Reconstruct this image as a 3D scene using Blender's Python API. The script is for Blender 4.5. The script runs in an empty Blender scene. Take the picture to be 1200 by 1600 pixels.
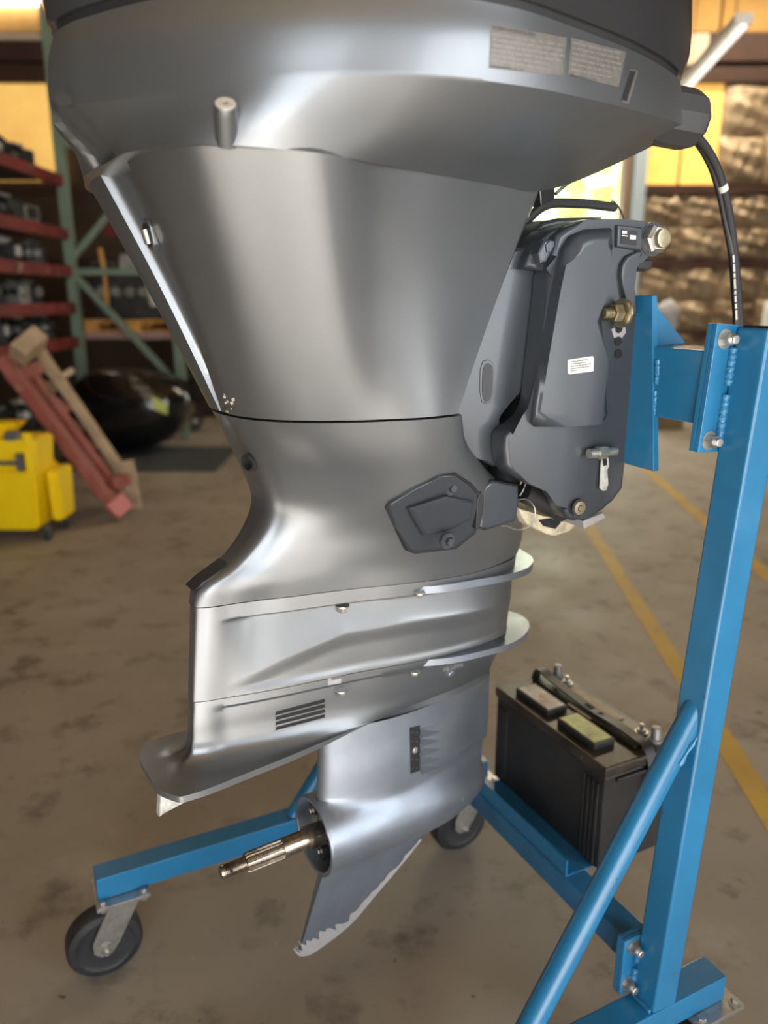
import bpy, bmesh, math, random
import numpy as np
from mathutils import Vector, Matrix
from mathutils.bvhtree import BVHTree
random.seed(7)
scene = bpy.context.scene
COL = scene.collection

# ------------------------------------------------------------------ camera
F, TH, H = 1221.0, math.radians(15.2), 1.36
cam_d = bpy.data.cameras.new('camera'); cam = bpy.data.objects.new('camera', cam_d); COL.objects.link(cam)
cam.location = (0, 0, H); cam.rotation_euler = (math.pi/2 - TH, 0, 0)
cam_d.sensor_fit = 'VERTICAL'; cam_d.sensor_height = 36.0; cam_d.lens = 36.0*F/1600.0
cam_d.clip_start = 0.02; cam_d.clip_end = 200
cam_d.dof.use_dof = True; cam_d.dof.focus_distance = 1.08; cam_d.dof.aperture_fstop = 2.6
scene.camera = cam

# ------------------------------------------------------------------ world, light, exposure
world = bpy.data.worlds.new('world'); scene.world = world; world.use_nodes = True
wn = world.node_tree.nodes; wl = world.node_tree.links
wn['Background'].inputs[0].default_value = (0.86, 0.93, 1.0, 1); wn['Background'].inputs[1].default_value = 1.6
sun_d = bpy.data.lights.new('sun', 'SUN'); sun_d.energy = 26.0; sun_d.angle = 0.01; sun_d.color = (1, .965, .92)
sun = bpy.data.objects.new('sun', sun_d); COL.objects.link(sun); sun.location = (0, -9, 10)
sun.rotation_euler = Vector((-.10, 1.0, -.79)).to_track_quat('-Z', 'Y').to_euler()
def area(name, loc, target, sx, sy, e, col):
    d = bpy.data.lights.new(name, 'AREA'); d.shape = 'RECTANGLE'; d.size = sx; d.size_y = sy; d.energy = e; d.color = col
    o = bpy.data.objects.new(name, d); COL.objects.link(o); o.location = loc
    o.rotation_euler = (Vector(target)-Vector(loc)).to_track_quat('-Z', 'Y').to_euler(); return o
area('front_bay_daylight', (.3, -5.05, 2.15), (.3, 0, 2.1), 3.4, 4.0, 76, (.95, .98, 1))
area('side_bay_daylight', (4.9, -3.0, 2.15), (0, -3.0, 2.1), 3.7, 4.0, 108, (.95, .98, 1))
area('rear_door_daylight', (2.4, 10.25, 1.7), (2.2, 0, 1.2), 1.1, 3.2, 28, (.95, 1, .88))
area('back_wall_fill', (3.2, 8.9, 5.0), (3.2, 8.9, 0), 4.5, .8, 110, (1, .84, .6))  # unseen fill lamp, added to brighten the back wall
scene.view_settings.view_transform = 'Standard'; scene.view_settings.look = 'None'
scene.view_settings.gamma = 1.0; scene.view_settings.use_curve_mapping = False
scene.view_settings.exposure = 1.0

# ------------------------------------------------------------------ frames: stand (f, n, z) and motor (x, y, z); near side positive
PSI, PSM = math.radians(26.6), math.radians(32.5)
def V3(*a): return np.array(a, float)
SF, SN = V3(math.cos(PSI), math.sin(PSI), 0), V3(math.sin(PSI), -math.cos(PSI), 0)
MF, MN = V3(math.cos(PSM), math.sin(PSM), 0), V3(math.sin(PSM), -math.cos(PSM), 0)
ZZ = V3(0, 0, 1)
def S(f, n, z): return f*SF + n*SN + z*ZZ
MO = S(.70, -1.094, 0)
def M(x, y, z): return MO + x*MF + y*MN + z*ZZ
CAM = V3(0, 0, H); _c, _s = math.cos(TH), math.sin(TH)
def ray(px, py): return (px-600)/F*V3(1, 0, 0) + (py-800)/F*V3(0, -_s, -_c) + V3(0, _c, -_s)
def onplane(px, py, p0, nv):
    d = ray(px, py); return CAM + d*(((p0-CAM)@nv)/(d@nv))
def s_n(px, py, k): return onplane(px, py, SN*k, SN)            # point of the stand plane n = k
def s_f(px, py, k): return onplane(px, py, SF*k, SF)
def m_y(px, py, k): return onplane(px, py, MO+MN*k, MN)         # point of the motor plane y = k
def at_z(px, py, z): return onplane(px, py, V3(0, 0, z), ZZ)
def at_y(px, py, y): return onplane(px, py, V3(0, y, 0), V3(0, 1, 0))

# ------------------------------------------------------------------ materials
MATS = {}
def mat(name, col, rough=.5, metal=0., coat=0., var=0., vscale=6., bump=0., bscale=60., col2=None, spots=None, emit=0., rvar=0., spec=.5, trans=0.):
    m = bpy.data.materials.new(name); m.use_nodes = True
    nt = m.node_tree; N = nt.nodes; L = nt.links; b = N['Principled BSDF']
    b.inputs['Base Color'].default_value = (*col, 1); b.inputs['Roughness'].default_value = rough
    b.inputs['Metallic'].default_value = metal; b.inputs['Coat Weight'].default_value = coat; b.inputs['Coat Roughness'].default_value = .12
    b.inputs['Specular IOR Level'].default_value = spec
    tc = N.new('ShaderNodeTexCoord'); last = None
    def noise(sc, det=4., ro=.6):
        n = N.new('ShaderNodeTexNoise'); n.inputs['Scale'].default_value = sc; n.inputs['Detail'].default_value = det
        n.inputs['Roughness'].default_value = ro; L.new(tc.outputs['Object'], n.inputs['Vector']); return n
    def ramp(src, a, bb):
        r = N.new('ShaderNodeMapRange'); r.inputs[1].default_value = a; r.inputs[2].default_value = bb; L.new(src, r.inputs[0]); return r.outputs[0]
    if var > 0 or col2:
        n = noise(vscale); mx = N.new('ShaderNodeMix'); mx.data_type = 'RGBA'
        mx.inputs[6].default_value = (*[c*(1-var) for c in col], 1)
        mx.inputs[7].default_value = (*(col2 or [min(1, c*(1+var)) for c in col]), 1)
        L.new(ramp(n.outputs[0], .32, .68), mx.inputs[0]); last = mx.outputs[2]
    for sp in (spots or []):
        sc, lo, hi, c2 = sp
        n = noise(sc, 5., .65); mx = N.new('ShaderNodeMix'); mx.data_type = 'RGBA'
        if last is None: mx.inputs[6].default_value = (*col, 1)
        else: L.new(last, mx.inputs[6])
        mx.inputs[7].default_value = (*c2, 1); L.new(ramp(n.outputs[0], lo, hi), mx.inputs[0]); last = mx.outputs[2]
    if last is not None: L.new(last, b.inputs['Base Color'])
    if rvar > 0:
        n = noise(vscale*1.7); r = N.new('ShaderNodeMapRange'); r.inputs[1].default_value = .3; r.inputs[2].default_value = .7
        r.inputs[3].default_value = max(.02, rough-rvar); r.inputs[4].default_value = min(1, rough+rvar)
        L.new(n.outputs[0], r.inputs[0]); L.new(r.outputs[0], b.inputs['Roughness'])
    if bump > 0:
        n = noise(bscale, 3.); bp = N.new('ShaderNodeBump'); bp.inputs['Strength'].default_value = bump; bp.inputs['Distance'].default_value = .002
        L.new(n.outputs[0], bp.inputs['Height']); L.new(bp.outputs[0], b.inputs['Normal'])
    if emit > 0:
        if last is not None: L.new(last, b.inputs['Emission Color'])
        b.inputs['Emission Color'].default_value = (*col, 1); b.inputs['Emission Strength'].default_value = emit
    MATS[name] = m; return m
paint = mat('graphite_metallic_paint', (.195, .208, .224), .38, .78, .25, var=.06, vscale=3, bump=.05, bscale=900, rvar=.04)
paint_top = mat('glossy_graphite_paint', (.075, .078, .085), .13, .6, .6, var=.04, vscale=3)
paint_low = mat('worn_blue_grey_paint', (.25, .28, .33), .42, .75, .12, var=.12, vscale=7, bump=.04, bscale=400, rvar=.08,
                spots=[(38, .70, .74, (.42, .44, .46))])
skeg_m = mat('scraped_skeg_paint', (.17, .195, .235), .42, .65, .05, var=.14, vscale=9)
bare = mat('bare_scraped_alloy', (.50, .47, .47), .62, .35, 0, var=.3, vscale=70, bump=.5, bscale=180, col2=(.36, .35, .36))
casting = mat('satin_graphite_casting', (.050, .057, .068), .36, .35, .2, var=.06, vscale=5, bump=.06, bscale=500, spots=[(60, .76, .78, (.6, .6, .58))])
black = mat('black_rubber', (.016, .016, .017), .6)
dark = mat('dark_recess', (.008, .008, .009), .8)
boot_m = mat('soft_black_boot', (.035, .036, .039), .55, bump=.1, bscale=300)
plastic = mat('black_plastic', (.022, .022, .023), .42, var=.3, vscale=12, spots=[(90, .74, .77, (.3, .29, .27))])
zinc = mat('zinc_plated_steel', (.46, .455, .43), .35, .85, 0, var=.2, vscale=50)
brass = mat('yellow_zinc_steel', (.36, .31, .20), .35, .85, 0, var=.25, vscale=60)
steel = mat('oily_steel_shaft', (.34, .30, .25), .26, .95, 0, var=.35, vscale=30, rvar=.1)
anode = mat('corroded_anode', (.50, .44, .32), .8, .2, 0, var=.4, vscale=40, bump=.6, bscale=120)
anode_tab = mat('white_zinc_tab', (.45, .45, .42), .6, .3, 0, var=.25, vscale=80, bump=.4, bscale=200)
blue = mat('blue_stand_paint', (.014, .148, .31), .33, 0., .25, var=.12, vscale=9, bump=.05, bscale=120, spots=[(34, .70, .71, (.07, .045, .035)), (120, .74, .76, (.25, .45, .62))])
blue_dk = mat('grimy_blue_paint', (.022, .13, .27), .4, 0., .15, var=.25, vscale=12, spots=[(26, .66, .70, (.09, .05, .03))])
weld = mat('blue_painted_weld', (.03, .19, .38), .3, 0, .3, bump=.9, bscale=140)
rubber = mat('caster_rubber', (.02, .02, .021), .55, var=.4, vscale=25, spots=[(50, .68, .74, (.11, .1, .09))])
white_lbl = mat('white_label', (.55, .55, .53), .5)
grey_lbl = mat('faded_foil_label', (.16, .15, .14), .5, .3, 0, var=.15, vscale=90)
ink = mat('black_ink', (.03, .03, .03), .6)
gold = mat('amber_film', (.5, .3, .05), .2, .5)

# ------------------------------------------------------------------ object helpers
def things(name, loc, label, cat, group=None):
    o = bpy.data.objects.new(name, None); COL.objects.link(o); o.location = tuple(loc); o.empty_display_size = .05
    o['label'] = label; o['category'] = cat
    if group: o['group'] = group
    return o
def tag(o, label, cat, group=None, kind=None):
    if label: o['label'] = label
    if cat: o['category'] = cat
    if group: o['group'] = group
    if kind: o['kind'] = kind
    return o
def root_of(p):
    while p.parent: p = p.parent
    return p
SURF = {}
def mk(name, verts, faces, m, parent=None, angle=35, smooth=True, loc=None, wn=False):
    off = V3(*root_of(parent).location) if parent is not None else (V3(*loc) if loc is not None else V3(0, 0, 0))
    me = bpy.data.meshes.new(name); vs = [tuple(np.asarray(v)-off) for v in verts]
    me.from_pydata(vs, [], [tuple(f) for f in faces])
    bm = bmesh.new(); bm.from_mesh(me); bmesh.ops.remove_doubles(bm, verts=bm.verts, dist=1e-6)
    bmesh.ops.dissolve_degenerate(bm, edges=bm.edges, dist=1e-7)
    bmesh.ops.recalc_face_normals(bm, faces=bm.faces); bm.to_mesh(me); bm.free()
    if smooth:
        me.shade_smooth(); me.set_sharp_from_angle(angle=math.radians(angle))
    me.materials.append(m); o = bpy.data.objects.new(name, me); COL.objects.link(o)
    if wn and smooth:
        w_ = o.modifiers.new('weighted_normal', 'WEIGHTED_NORMAL'); w_.keep_sharp = True; w_.weight = 80
    if parent is not None: o.parent = parent
    elif loc is not None: o.location = tuple(loc)
    return o
class B:
    """collects shapes in world space"""
    def __init__(s): s.v = []; s.f = []
    def add(s, v, f):
        k = len(s.v); s.v += [np.asarray(p, float) for p in v]; s.f += [[i+k for i in q] for q in f]; return s
    def from_bm(s, bm):
        bm.verts.index_update(); return s.add([V3(*v.co) for v in bm.verts], [[v.index for v in f.verts] for f in bm.faces])
    def box(s, c, ax, half, bev=0., seg=2):
        bm = bmesh.new(); vs = {}
        for i in (-1, 1):
            for j in (-1, 1):
                for k in (-1, 1):
                    vs[i, j, k] = bm.verts.new(tuple(np.asarray(c, float) + i*half[0]*ax[0] + j*half[1]*ax[1] + k*half[2]*ax[2]))
        for q in (((-1,-1,-1),(-1,-1,1),(-1,1,1),(-1,1,-1)), ((1,-1,-1),(1,1,-1),(1,1,1),(1,-1,1)), ((-1,-1,-1),(1,-1,-1),(1,-1,1),(-1,-1,1)),
                  ((-1,1,-1),(-1,1,1),(1,1,1),(1,1,-1)), ((-1,-1,-1),(-1,1,-1),(1,1,-1),(1,-1,-1)), ((-1,-1,1),(1,-1,1),(1,1,1),(-1,1,1))):
            bm.faces.new([vs[t] for t in q])
        if bev > 0: bmesh.ops.bevel(bm, geom=bm.edges[:], offset=bev, segments=seg, affect='EDGES', profile=.5)
        s.from_bm(bm); bm.free(); return s
    def prism(s, poly, d, bev=0., seg=3, front_only=True):
        """poly: near face (world points); d: vector to the back face"""
        bm = bmesh.new(); a = [bm.verts.new(tuple(p)) for p in poly]; b = [bm.verts.new(tuple(np.asarray(p)+d)) for p in poly]
        fr = bm.faces.new(a); bm.faces.new(b[::-1]); n = len(a)
        for i in range(n): bm.faces.new((a[i], b[i], b[(i+1) % n], a[(i+1) % n]))
        if bev > 0:
            es = list(fr.edges) if front_only else bm.edges[:]
            bmesh.ops.bevel(bm, geom=es, offset=bev, segments=seg, affect='EDGES', profile=.5)
        s.from_bm(bm); bm.free(); return s
    def lathe(s, c, ax, prof, seg=24, cap=True, hexa=False):
        ax = np.asarray(ax, float); ax = ax/np.linalg.norm(ax); t = V3(0, 0, 1) if abs(ax[2]) < .9 else V3(1, 0, 0)
        u = np.cross(ax, t); u /= np.linalg.norm(u); w = np.cross(ax, u); V = []; Fc = []
        for a, r in prof:
            for k in range(seg):
                th = 2*math.pi*k/seg; V.append(np.asarray(c)+ax*a+(u*math.cos(th)+w*math.sin(th))*r)
        for i in range(len(prof)-1):
            for k in range(seg):
                Fc.append((i*seg+k, i*seg+(k+1) % seg, (i+1)*seg+(k+1) % seg, (i+1)*seg+k))
        if cap:
            if prof[0][1] > 1e-5: Fc.append(tuple(range(seg)))
            if prof[-1][1] > 1e-5: Fc.append(tuple((len(prof)-1)*seg+k for k in range(seg)))
        return s.add(V, Fc)
    def cyl(s, p0, p1, r, seg=16, r2=None):
        p0 = np.asarray(p0, float); p1 = np.asarray(p1, float); d = p1-p0; L = np.linalg.norm(d)
        return s.lathe(p0, d/L, [(0, r), (L, r if r2 is None else r2)], seg)
    def tube(s, pts, r, seg=10, sub=6):
        P = spline(np.array(pts, float), sub); n = len(P); V = []; Fc = []; up = V3(.31, .22, .92)
        for i in range(n):
            t = P[min(i+1, n-1)]-P[max(i-1, 0)]; t /= np.linalg.norm(t); u = np.cross(t, up); u /= np.linalg.norm(u); w = np.cross(t, u)
            rr = r(i/(n-1)) if callable(r) else r
            for k in range(seg): a = 2*math.pi*k/seg; V.append(P[i]+(u*math.cos(a)+w*math.sin(a))*rr)
        for i in range(n-1):
            for k in range(seg): Fc.append((i*seg+k, i*seg+(k+1) % seg, (i+1)*seg+(k+1) % seg, (i+1)*seg+k))
        Fc.append(tuple(range(seg))); Fc.append(tuple((n-1)*seg+k for k in range(seg)))
        return s.add(V, Fc)
    def bolt(s, p, ax, r=.008, h=.007, washer=True, stud=0., studr=None):
        ax = np.asarray(ax, float)/np.linalg.norm(ax); p = np.asarray(p, float)
        if washer: s.lathe(p-ax*.001, ax, [(0, r*1.45), (.0022, r*1.45)], 18)
        s.lathe(p+ax*.001, ax, [(0, r), (h*.8, r), (h, r*.86)], 6)
        if stud > 0:
            q = studr or r*.55; pr = [(0, q)]; k = 0.002
            while k < stud-.002: pr += [(k, q), (k+.0007, q*.86), (k+.0014, q)]; k += .0021
            pr += [(stud-.001, q), (stud, q*.8)]; s.lathe(p+ax*h*.9, ax, pr, 12)
        return s
    def obj(s, name, m, parent=None, angle=35, smooth=True, loc=None): return mk(name, s.v, s.f, m, parent, angle, smooth, loc, True)

def _tang(P, t, sharp):
    n = len(P); mo = np.zeros_like(P); mi = np.zeros_like(P)
    for i in range(n):
        if 0 < i < n-1 and i not in sharp:
            h0, h1 = t[i]-t[i-1], t[i+1]-t[i]; d0 = (P[i]-P[i-1])/h0; d1 = (P[i+1]-P[i])/h1
            mo[i] = mi[i] = (d0*h1+d1*h0)/(h0+h1)
        else:
            if i > 0: mi[i] = (P[i]-P[i-1])/(t[i]-t[i-1])
            if i < n-1: mo[i] = (P[i+1]-P[i])/(t[i+1]-t[i])
    return mi, mo
def spline(P, sub, sharp=(), t=None):
    P = np.asarray(P, float); n = len(P)
    if t is None:
        d = [np.linalg.norm(P[i+1]-P[i])+1e-9 for i in range(n-1)]; t = np.concatenate([[0], np.cumsum(d)])
    mi, mo = _tang(P, t, sharp); out = []
    for i in range(n-1):
        h = t[i+1]-t[i]
        for k in range(sub):
            s = k/sub; s2, s3 = s*s, s*s*s
            out.append((2*s3-3*s2+1)*P[i]+(s3-2*s2+s)*h*mo[i]+(3*s2-2*s3)*P[i+1]+(s3-s2)*h*mi[i+1])
    out.append(P[-1]); return np.array(out)
def patch(G, su=4, sv=4, shu=(), shv=()):
    G = np.asarray(G, float); nv, nu, _ = G.shape
    du = np.linalg.norm(np.diff(G, axis=1), axis=2).mean(0)+1e-9; tu = np.concatenate([[0], np.cumsum(du)])
    dv = np.linalg.norm(np.diff(G, axis=0), axis=2).mean(1)+1e-9; tv = np.concatenate([[0], np.cumsum(dv)])
    A = np.array([spline(G[j], su, shu, tu) for j in range(nv)])
    return np.stack([spline(A[:, i], sv, shv, tv) for i in range(A.shape[1])], axis=1)
def body(name, G, m, parent, su=4, sv=4, shu=(), shv=(), cap_top=True, cap_bot=True, disp=None, angle=32, close=True):
    """near half in motor coordinates, mirrored to the far side"""
    A = patch(G, su, sv, shu, shv); nv, nu, _ = A.shape
    if disp is not None:
        for j in range(nv):
            for i in range(nu): A[j, i] = disp(A[j, i])
    A[:, 0, 1] = 0 if abs(A[:, 0, 1]).max() < .002 else A[:, 0, 1]
    V = [M(*A[j, i]) for j in range(nv) for i in range(nu)] + [M(A[j, i][0], -A[j, i][1], A[j, i][2]) for j in range(nv) for i in range(nu)]
    k = nv*nu; Fc = []
    for j in range(nv-1):
        for i in range(nu-1):
            a = j*nu+i; Fc.append((a, a+1, a+nu+1, a+nu)); Fc.append((k+a, k+a+nu, k+a+nu+1, k+a+1))
    for j, on in ((0, cap_top), (nv-1, cap_bot)):
        if on:
            for i in range(nu-1): a = j*nu+i; Fc.append((a, k+a, k+a+1, a+1))
    # close open ends where the half does not reach the centre plane
    for i in (0, nu-1):
        for j in range(nv-1):
            a = j*nu+i
            if max(A[j, i][1], A[j+1, i][1]) > 1e-4 and (close or max(A[j, i][1], A[j+1, i][1]) < .01): Fc.append((a, a+nu, k+a+nu, k+a))
    o = mk(name, V, Fc, m, parent, angle)
    me = o.data; off = V3(*root_of(o).location)
    SURF[name] = BVHTree.FromPolygons([Vector(tuple(V3(*v.co)+off)) for v in me.vertices], [tuple(p.vertices) for p in me.polygons])
    return o
def surf_add(o):
    off = V3(*root_of(o).location)
    SURF[o.name] = BVHTree.FromPolygons([Vector(tuple(V3(*v.co)+off)) for v in o.data.vertices], [tuple(p.vertices) for p in o.data.polygons])
def hit(px, py, names):
    d = ray(px, py); best = None
    for nme in names:
        r = SURF[nme].ray_cast(Vector(tuple(CAM)), Vector(tuple(d)))
        if r[0] is not None and (best is None or r[3] < best[2]): best = (V3(*r[0]), V3(*r[1]), r[3])
    if best is None: raise ValueError('no surface at %s %s' % (px, py))
    n = best[1]; n = n if n@d < 0 else -n
    return best[0], n/np.linalg.norm(n)
def bil(q, u, v):
    q = [V3(*p) for p in q]; return (1-v)*((1-u)*q[0]+u*q[1])+v*((1-u)*q[3]+u*q[2])     # q: tl tr br bl
def decal(name, quad, names, m, parent, nx=8, ny=6, off=.0005):
    V = []; Fc = []
    for j in range(ny+1):
        for i in range(nx+1):
            p = bil(quad, i/nx, j/ny); h, n = hit(p[0], p[1], names); V.append(h+n*off)
    for j in range(ny):
        for i in range(nx): a = j*(nx+1)+i; Fc.append((a, a+1, a+nx+2, a+nx+1))
    return mk(name, V, Fc, m, parent, 80)
def glyphs(text):
    cu = bpy.data.curves.new('t', 'FONT'); cu.body = text; cu.resolution_u = 2; o = bpy.data.objects.new('t', cu); COL.objects.link(o)
    dg = bpy.context.evaluated_depsgraph_get(); me = bpy.data.meshes.new_from_object(o.evaluated_get(dg))
    P = np.array([v.co[:2] for v in me.vertices]); Fc = [tuple(p.vertices) for p in me.polygons]
    bpy.data.objects.remove(o); bpy.data.meshes.remove(me); bpy.data.curves.remove(cu)
    P[:, 0] -= P[:, 0].min(); lo, hi = -.02, .72
    P[:, 0] /= P[:, 0].max(); P[:, 1] = (P[:, 1]-lo)/(hi-lo); return P, Fc
def lettering(name, text, quad, m, parent, names=None, fn=None, off=.0009):
    P, Fc = glyphs(text); V = []
    for u, v in P:
        p = bil(quad, u, 1-v)
        if names: h, n = hit(p[0], p[1], names); V.append(h+n*off)
        else: V.append(fn(p[0], p[1]))
    return mk(name, V, Fc, m, parent, smooth=False)
def word_bars(name, quad, m, parent, fn, seed=0):
    """a line of print too small to read: one short bar per word"""
    rw = random.Random(seed); V = []; Fc = []; u = 0
    while u < .97:
        w = min(rw.uniform(.04, .15), 1-u); a = len(V)
        V += [fn(*bil(quad, q, r)[:2]) for q, r in ((u, 0), (u+w, 0), (u+w, 1), (u, 1))]; Fc.append((a, a+1, a+2, a+3)); u += w+.025
    return mk(name, V, Fc, m, parent, smooth=False)
def copy_tree(o, parent=None):
    c = o.copy(); COL.objects.link(c); c.parent = parent
    for ch in list(o.children): copy_tree(ch, c)
    return c
XYZ = (V3(1, 0, 0), V3(0, 1, 0), ZZ)
STA = (SF, SN, ZZ)
#==PART2==
# ================================================================== the setting
conc = mat('stained_concrete', (.24, .208, .170), .66, 0, 0, col2=(.325, .286, .24), vscale=1.1, bump=.25, bscale=40, rvar=.12,
           spots=[(5.5, .54, .70, (.15, .128, .104)), (2.2, .58, .70, (.33, .29, .24)), (48, .705, .73, (.46, .42, .36)), (16, .66, .70, (.08, .065, .05)), (3.1, .60, .66, (.165, .14, .11))])
outdoor = mat('pale_gravel_yard', (.42, .39, .33), .9, var=.2, vscale=2)
siding = mat('brown_steel_siding', (.075, .05, .03), .6, .1, var=.2, vscale=1.5)
girt_m = mat('red_oxide_steel', (.055, .022, .014), .6, var=.3, vscale=3)
insul = mat('crumpled_tan_insulation', (.52, .41, .28), .40, .15, 0, col2=(.20, .14, .085), vscale=3.2, bump=.8, bscale=9, rvar=.15)
roof_m = mat('amber_roof_lining', (.50, .32, .11), .7, var=.25, vscale=1.2)
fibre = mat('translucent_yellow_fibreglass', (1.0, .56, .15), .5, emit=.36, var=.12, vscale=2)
sky_m = mat('white_daylight_panel', (1, .98, .95), .5, emit=3.0)
line_m = mat('worn_yellow_floor_paint', (.50, .33, .045), .65, col2=(.40, .25, .04), vscale=3, spots=[(7, .57, .66, (.27, .22, .16))])
def struct(o): o['kind'] = 'structure'; return o
YB = 10.2
b = B().box((0, 2, -.05), XYZ, (9, 8.6, .05)); floor = struct(b.obj('floor', conc, smooth=False))
def strip(name, pts, w, m, parent, z=.0015):
    V = []; Fc = []; P = [V3(*p) for p in pts]
    for i, p in enumerate(P):
        t = P[min(i+1, len(P)-1)]-P[max(i-1, 0)]; t /= np.linalg.norm(t); q = V3(-t[1], t[0], 0)*w/2
        for zz in (0, z): V += [p+q+ZZ*zz, p-q+ZZ*zz]
    for i in range(len(P)-1):
        a = i*4; Fc += [(a+2, a+3, a+7, a+6), (a, a+4, a+6, a+2), (a+1, a+3, a+7, a+5)]
    return mk(name, V, Fc, m, parent, smooth=False)
l1 = (at_z(1190, 1250, 0), at_z(1060, 1045, 0), at_z(925, 830, 0))
d1 = (l1[2]-l1[0])/np.linalg.norm(l1[2]-l1[0])
strip('yellow_line', [l1[0]-d1*1.5, l1[0], l1[1], l1[2], l1[2]+d1*4.5], .075, line_m, floor)
l2 = (at_z(1103, 815, 0), at_z(1012, 735, 0)); d2 = (l2[1]-l2[0])/np.linalg.norm(l2[1]-l2[0])
strip('yellow_line', [l2[0]-d2*3.2, l2[0], l2[1], l2[1]+d2*2.2], .085, line_m, floor)
mkm = mat('dark_grey_patch', (.045, .055, .06), .7, var=.3, vscale=4)
tag(B().box(tuple(at_z(225, 716, .004)*V3(1, 1, 0)+V3(0, 0, .004)), XYZ, (.75, .55, .004)).obj('dark_floor_patch', mkm),  # thin dark grey slab lying on the floor
    'flat dark grey patch on the concrete before the black cowling', 'mat')
B_ = lambda x0, x1, y0, y1, z0, z1: B().box(((x0+x1)/2, (y0+y1)/2, (z0+z1)/2), XYZ, (abs(x1-x0)/2, abs(y1-y0)/2, abs(z1-z0)/2))
struct(B_(-60, 60, 10.6, 60, -.12, -.02).obj('ground', outdoor, smooth=False))
struct(B_(-60, 60, -40, -6.6, -.12, -.02).obj('ground', outdoor, smooth=False))
struct(B_(9, 60, -6.6, 10.6, -.12, -.02).obj('ground', outdoor, smooth=False))
DX0, DX1, DZ = 1.75, 3.02, 3.7
wb = things('wall_back', (0, YB, 0), 'brown steel back wall of the workshop', 'wall'); struct(wb); del wb['category']
for x0, x1, z0, z1 in ((-9, DX0, 0, 6.0), (DX1, 9, 0, 6.0), (DX0, DX1, DZ, 6.0)):
    B_(x0, x1, YB+.12, YB+.2, z0, z1).obj('siding_sheet', siding, wb, smooth=False)
struct(B_(-9, -8.9, -6.6, YB+.2, 0, 6.4).obj('wall_left', siding, smooth=False))
wr_ = things('wall_right', (5, 0, 0), 'right wall with the open side bay', 'wall'); struct(wr_); del wr_['category']
for y0, y1, z0, z1 in ((-5.2, -4.95, 0, 6.4), (-1.1, 2.2, 0, 6.4), (-4.95, -1.1, 4.2, 6.4)):
    B_(4.95, 5.05, y0, y1, z0, z1).obj('siding_sheet', siding, wr_, smooth=False)
wq = things('wall_right_rear', (6.9, 6, 0), 'rear part of the right wall', 'wall'); struct(wq); del wq['category']
B_(6.9, 7, 2.2, YB+.2, 0, 6.4).obj('siding_sheet', siding, wq, smooth=False); B_(5.05, 7, 2.15, 2.25, 0, 6.4).obj('siding_sheet', siding, wq, smooth=False)
wf = things('wall_front', (0, -5.2, 0), 'front wall around the open bay', 'wall'); struct(wf); del wf['category']
for x0, x1, z0, z1 in ((-9, -1.4, 0, 6.4), (2.0, 5.05, 0, 6.4), (-1.4, 2.0, 4.2, 6.4)):
    B_(x0, x1, -5.3, -5.2, z0, z1).obj('siding_sheet', siding, wf, smooth=False)
# ceiling: lining boards and purlins
ce = things('ceiling', (0, 0, 5.2), 'amber lined workshop roof', 'ceiling'); struct(ce); del ce['category']
B().box((0, 6.4, 5.95), (V3(1, 0, 0), V3(0, 3.9, -.45)/np.linalg.norm([3.9, .45]), V3(0, .45, 3.9)/np.linalg.norm([3.9, .45])), (9, 4.0, .02)).obj('roof_lining', roof_m, ce, smooth=False)
B_(-9, 9, -6.6, 2.6, 6.38, 6.42).obj('roof_lining', roof_m, ce, smooth=False)
for k in range(7):
    y = 9.3-k*1.15; B_(-9, 9, y-.05, y+.05, 5.53+k*.13, 5.69+k*.13).obj('purlin', girt_m, ce, smooth=False)
# girts on the back wall
for z, h_ in ((.92, .08), (1.80, .09), (2.65, .10), (3.90, .16), (4.19, .30)):
    for x0, x1 in ((-9, DX0-.12), (DX1+.15, 9)) if z < DZ else ((-9, 9),):
        B_(x0, x1, YB-.06, YB+.02, z-h_/2, z+h_/2).obj('girt', girt_m, wb, smooth=False)
def sheet(name, quad_x, quad_z, y, m, parent, fold=0., seed=0, nx=14, nz=14, rib=0.):
    rnd = random.Random(seed); ph = [rnd.uniform(0, 6.28) for _ in range(8)]; V = []; Fc = []
    x0, x1 = quad_x; z0, z1 = quad_z
    for j in range(nz+1):
        for i in range(nx+1):
            u, v = i/nx, j/nz; pil = (math.sin(math.pi*u)*math.sin(math.pi*v))**.5 if fold else 0
            w = fold*(pil*(.55+.2*math.sin(9*u+ph[0]+4*v)+.16*math.sin(17*v+ph[1]+6*u)+.12*math.sin(23*u-9*v+ph[2])+.1*math.sin(31*u+27*v+ph[3])))
            w += rib*math.cos(i*math.pi)
            V.append((x0+(x1-x0)*u, y-w, z0+(z1-z0)*v))
    for j in range(nz):
        for i in range(nx): a = j*(nx+1)+i; Fc.append((a, a+1, a+nx+2, a+nx+1))
    return mk(name, V, Fc, m, parent, 60)
k = 0
for (z0, z1) in ((.0, .44), (.44, .88), (.96, 1.36), (1.36, 1.755), (1.845, 2.22), (2.22, 2.60), (2.70, 3.25), (3.25, 3.82)):
    x = DX1+.16
    while x < 6.4:
        if not (z0 > 2.6 and x < 4.02):
            w = .46+.14*random.random(); sheet('insulation_batt', (x, x+w), (z0, z1), YB+.02, insul, wb, .19, k, 12, 12); k += 1; x += w
        else: x = 4.03
amber = mat('glowing_amber_lining', (.45, .25, .06), .6, emit=.10, var=.2, vscale=1.5)  # eave lining; glow added to the colour in place of light on it
for x0 in (3.13, 3.59): sheet('fibreglass_panel', (x0, x0+.43), (2.70, 3.82), YB+.03, fibre, wb, 0, 0, 16, 1, .01)
for x0, x1 in ((-6.3, -5.1), (-5.08, -3.86)): sheet('fibreglass_panel', (x0, x1), (2.75, 3.82), YB+.03, fibre, wb, 0, 0, 24, 1, .01)
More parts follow.
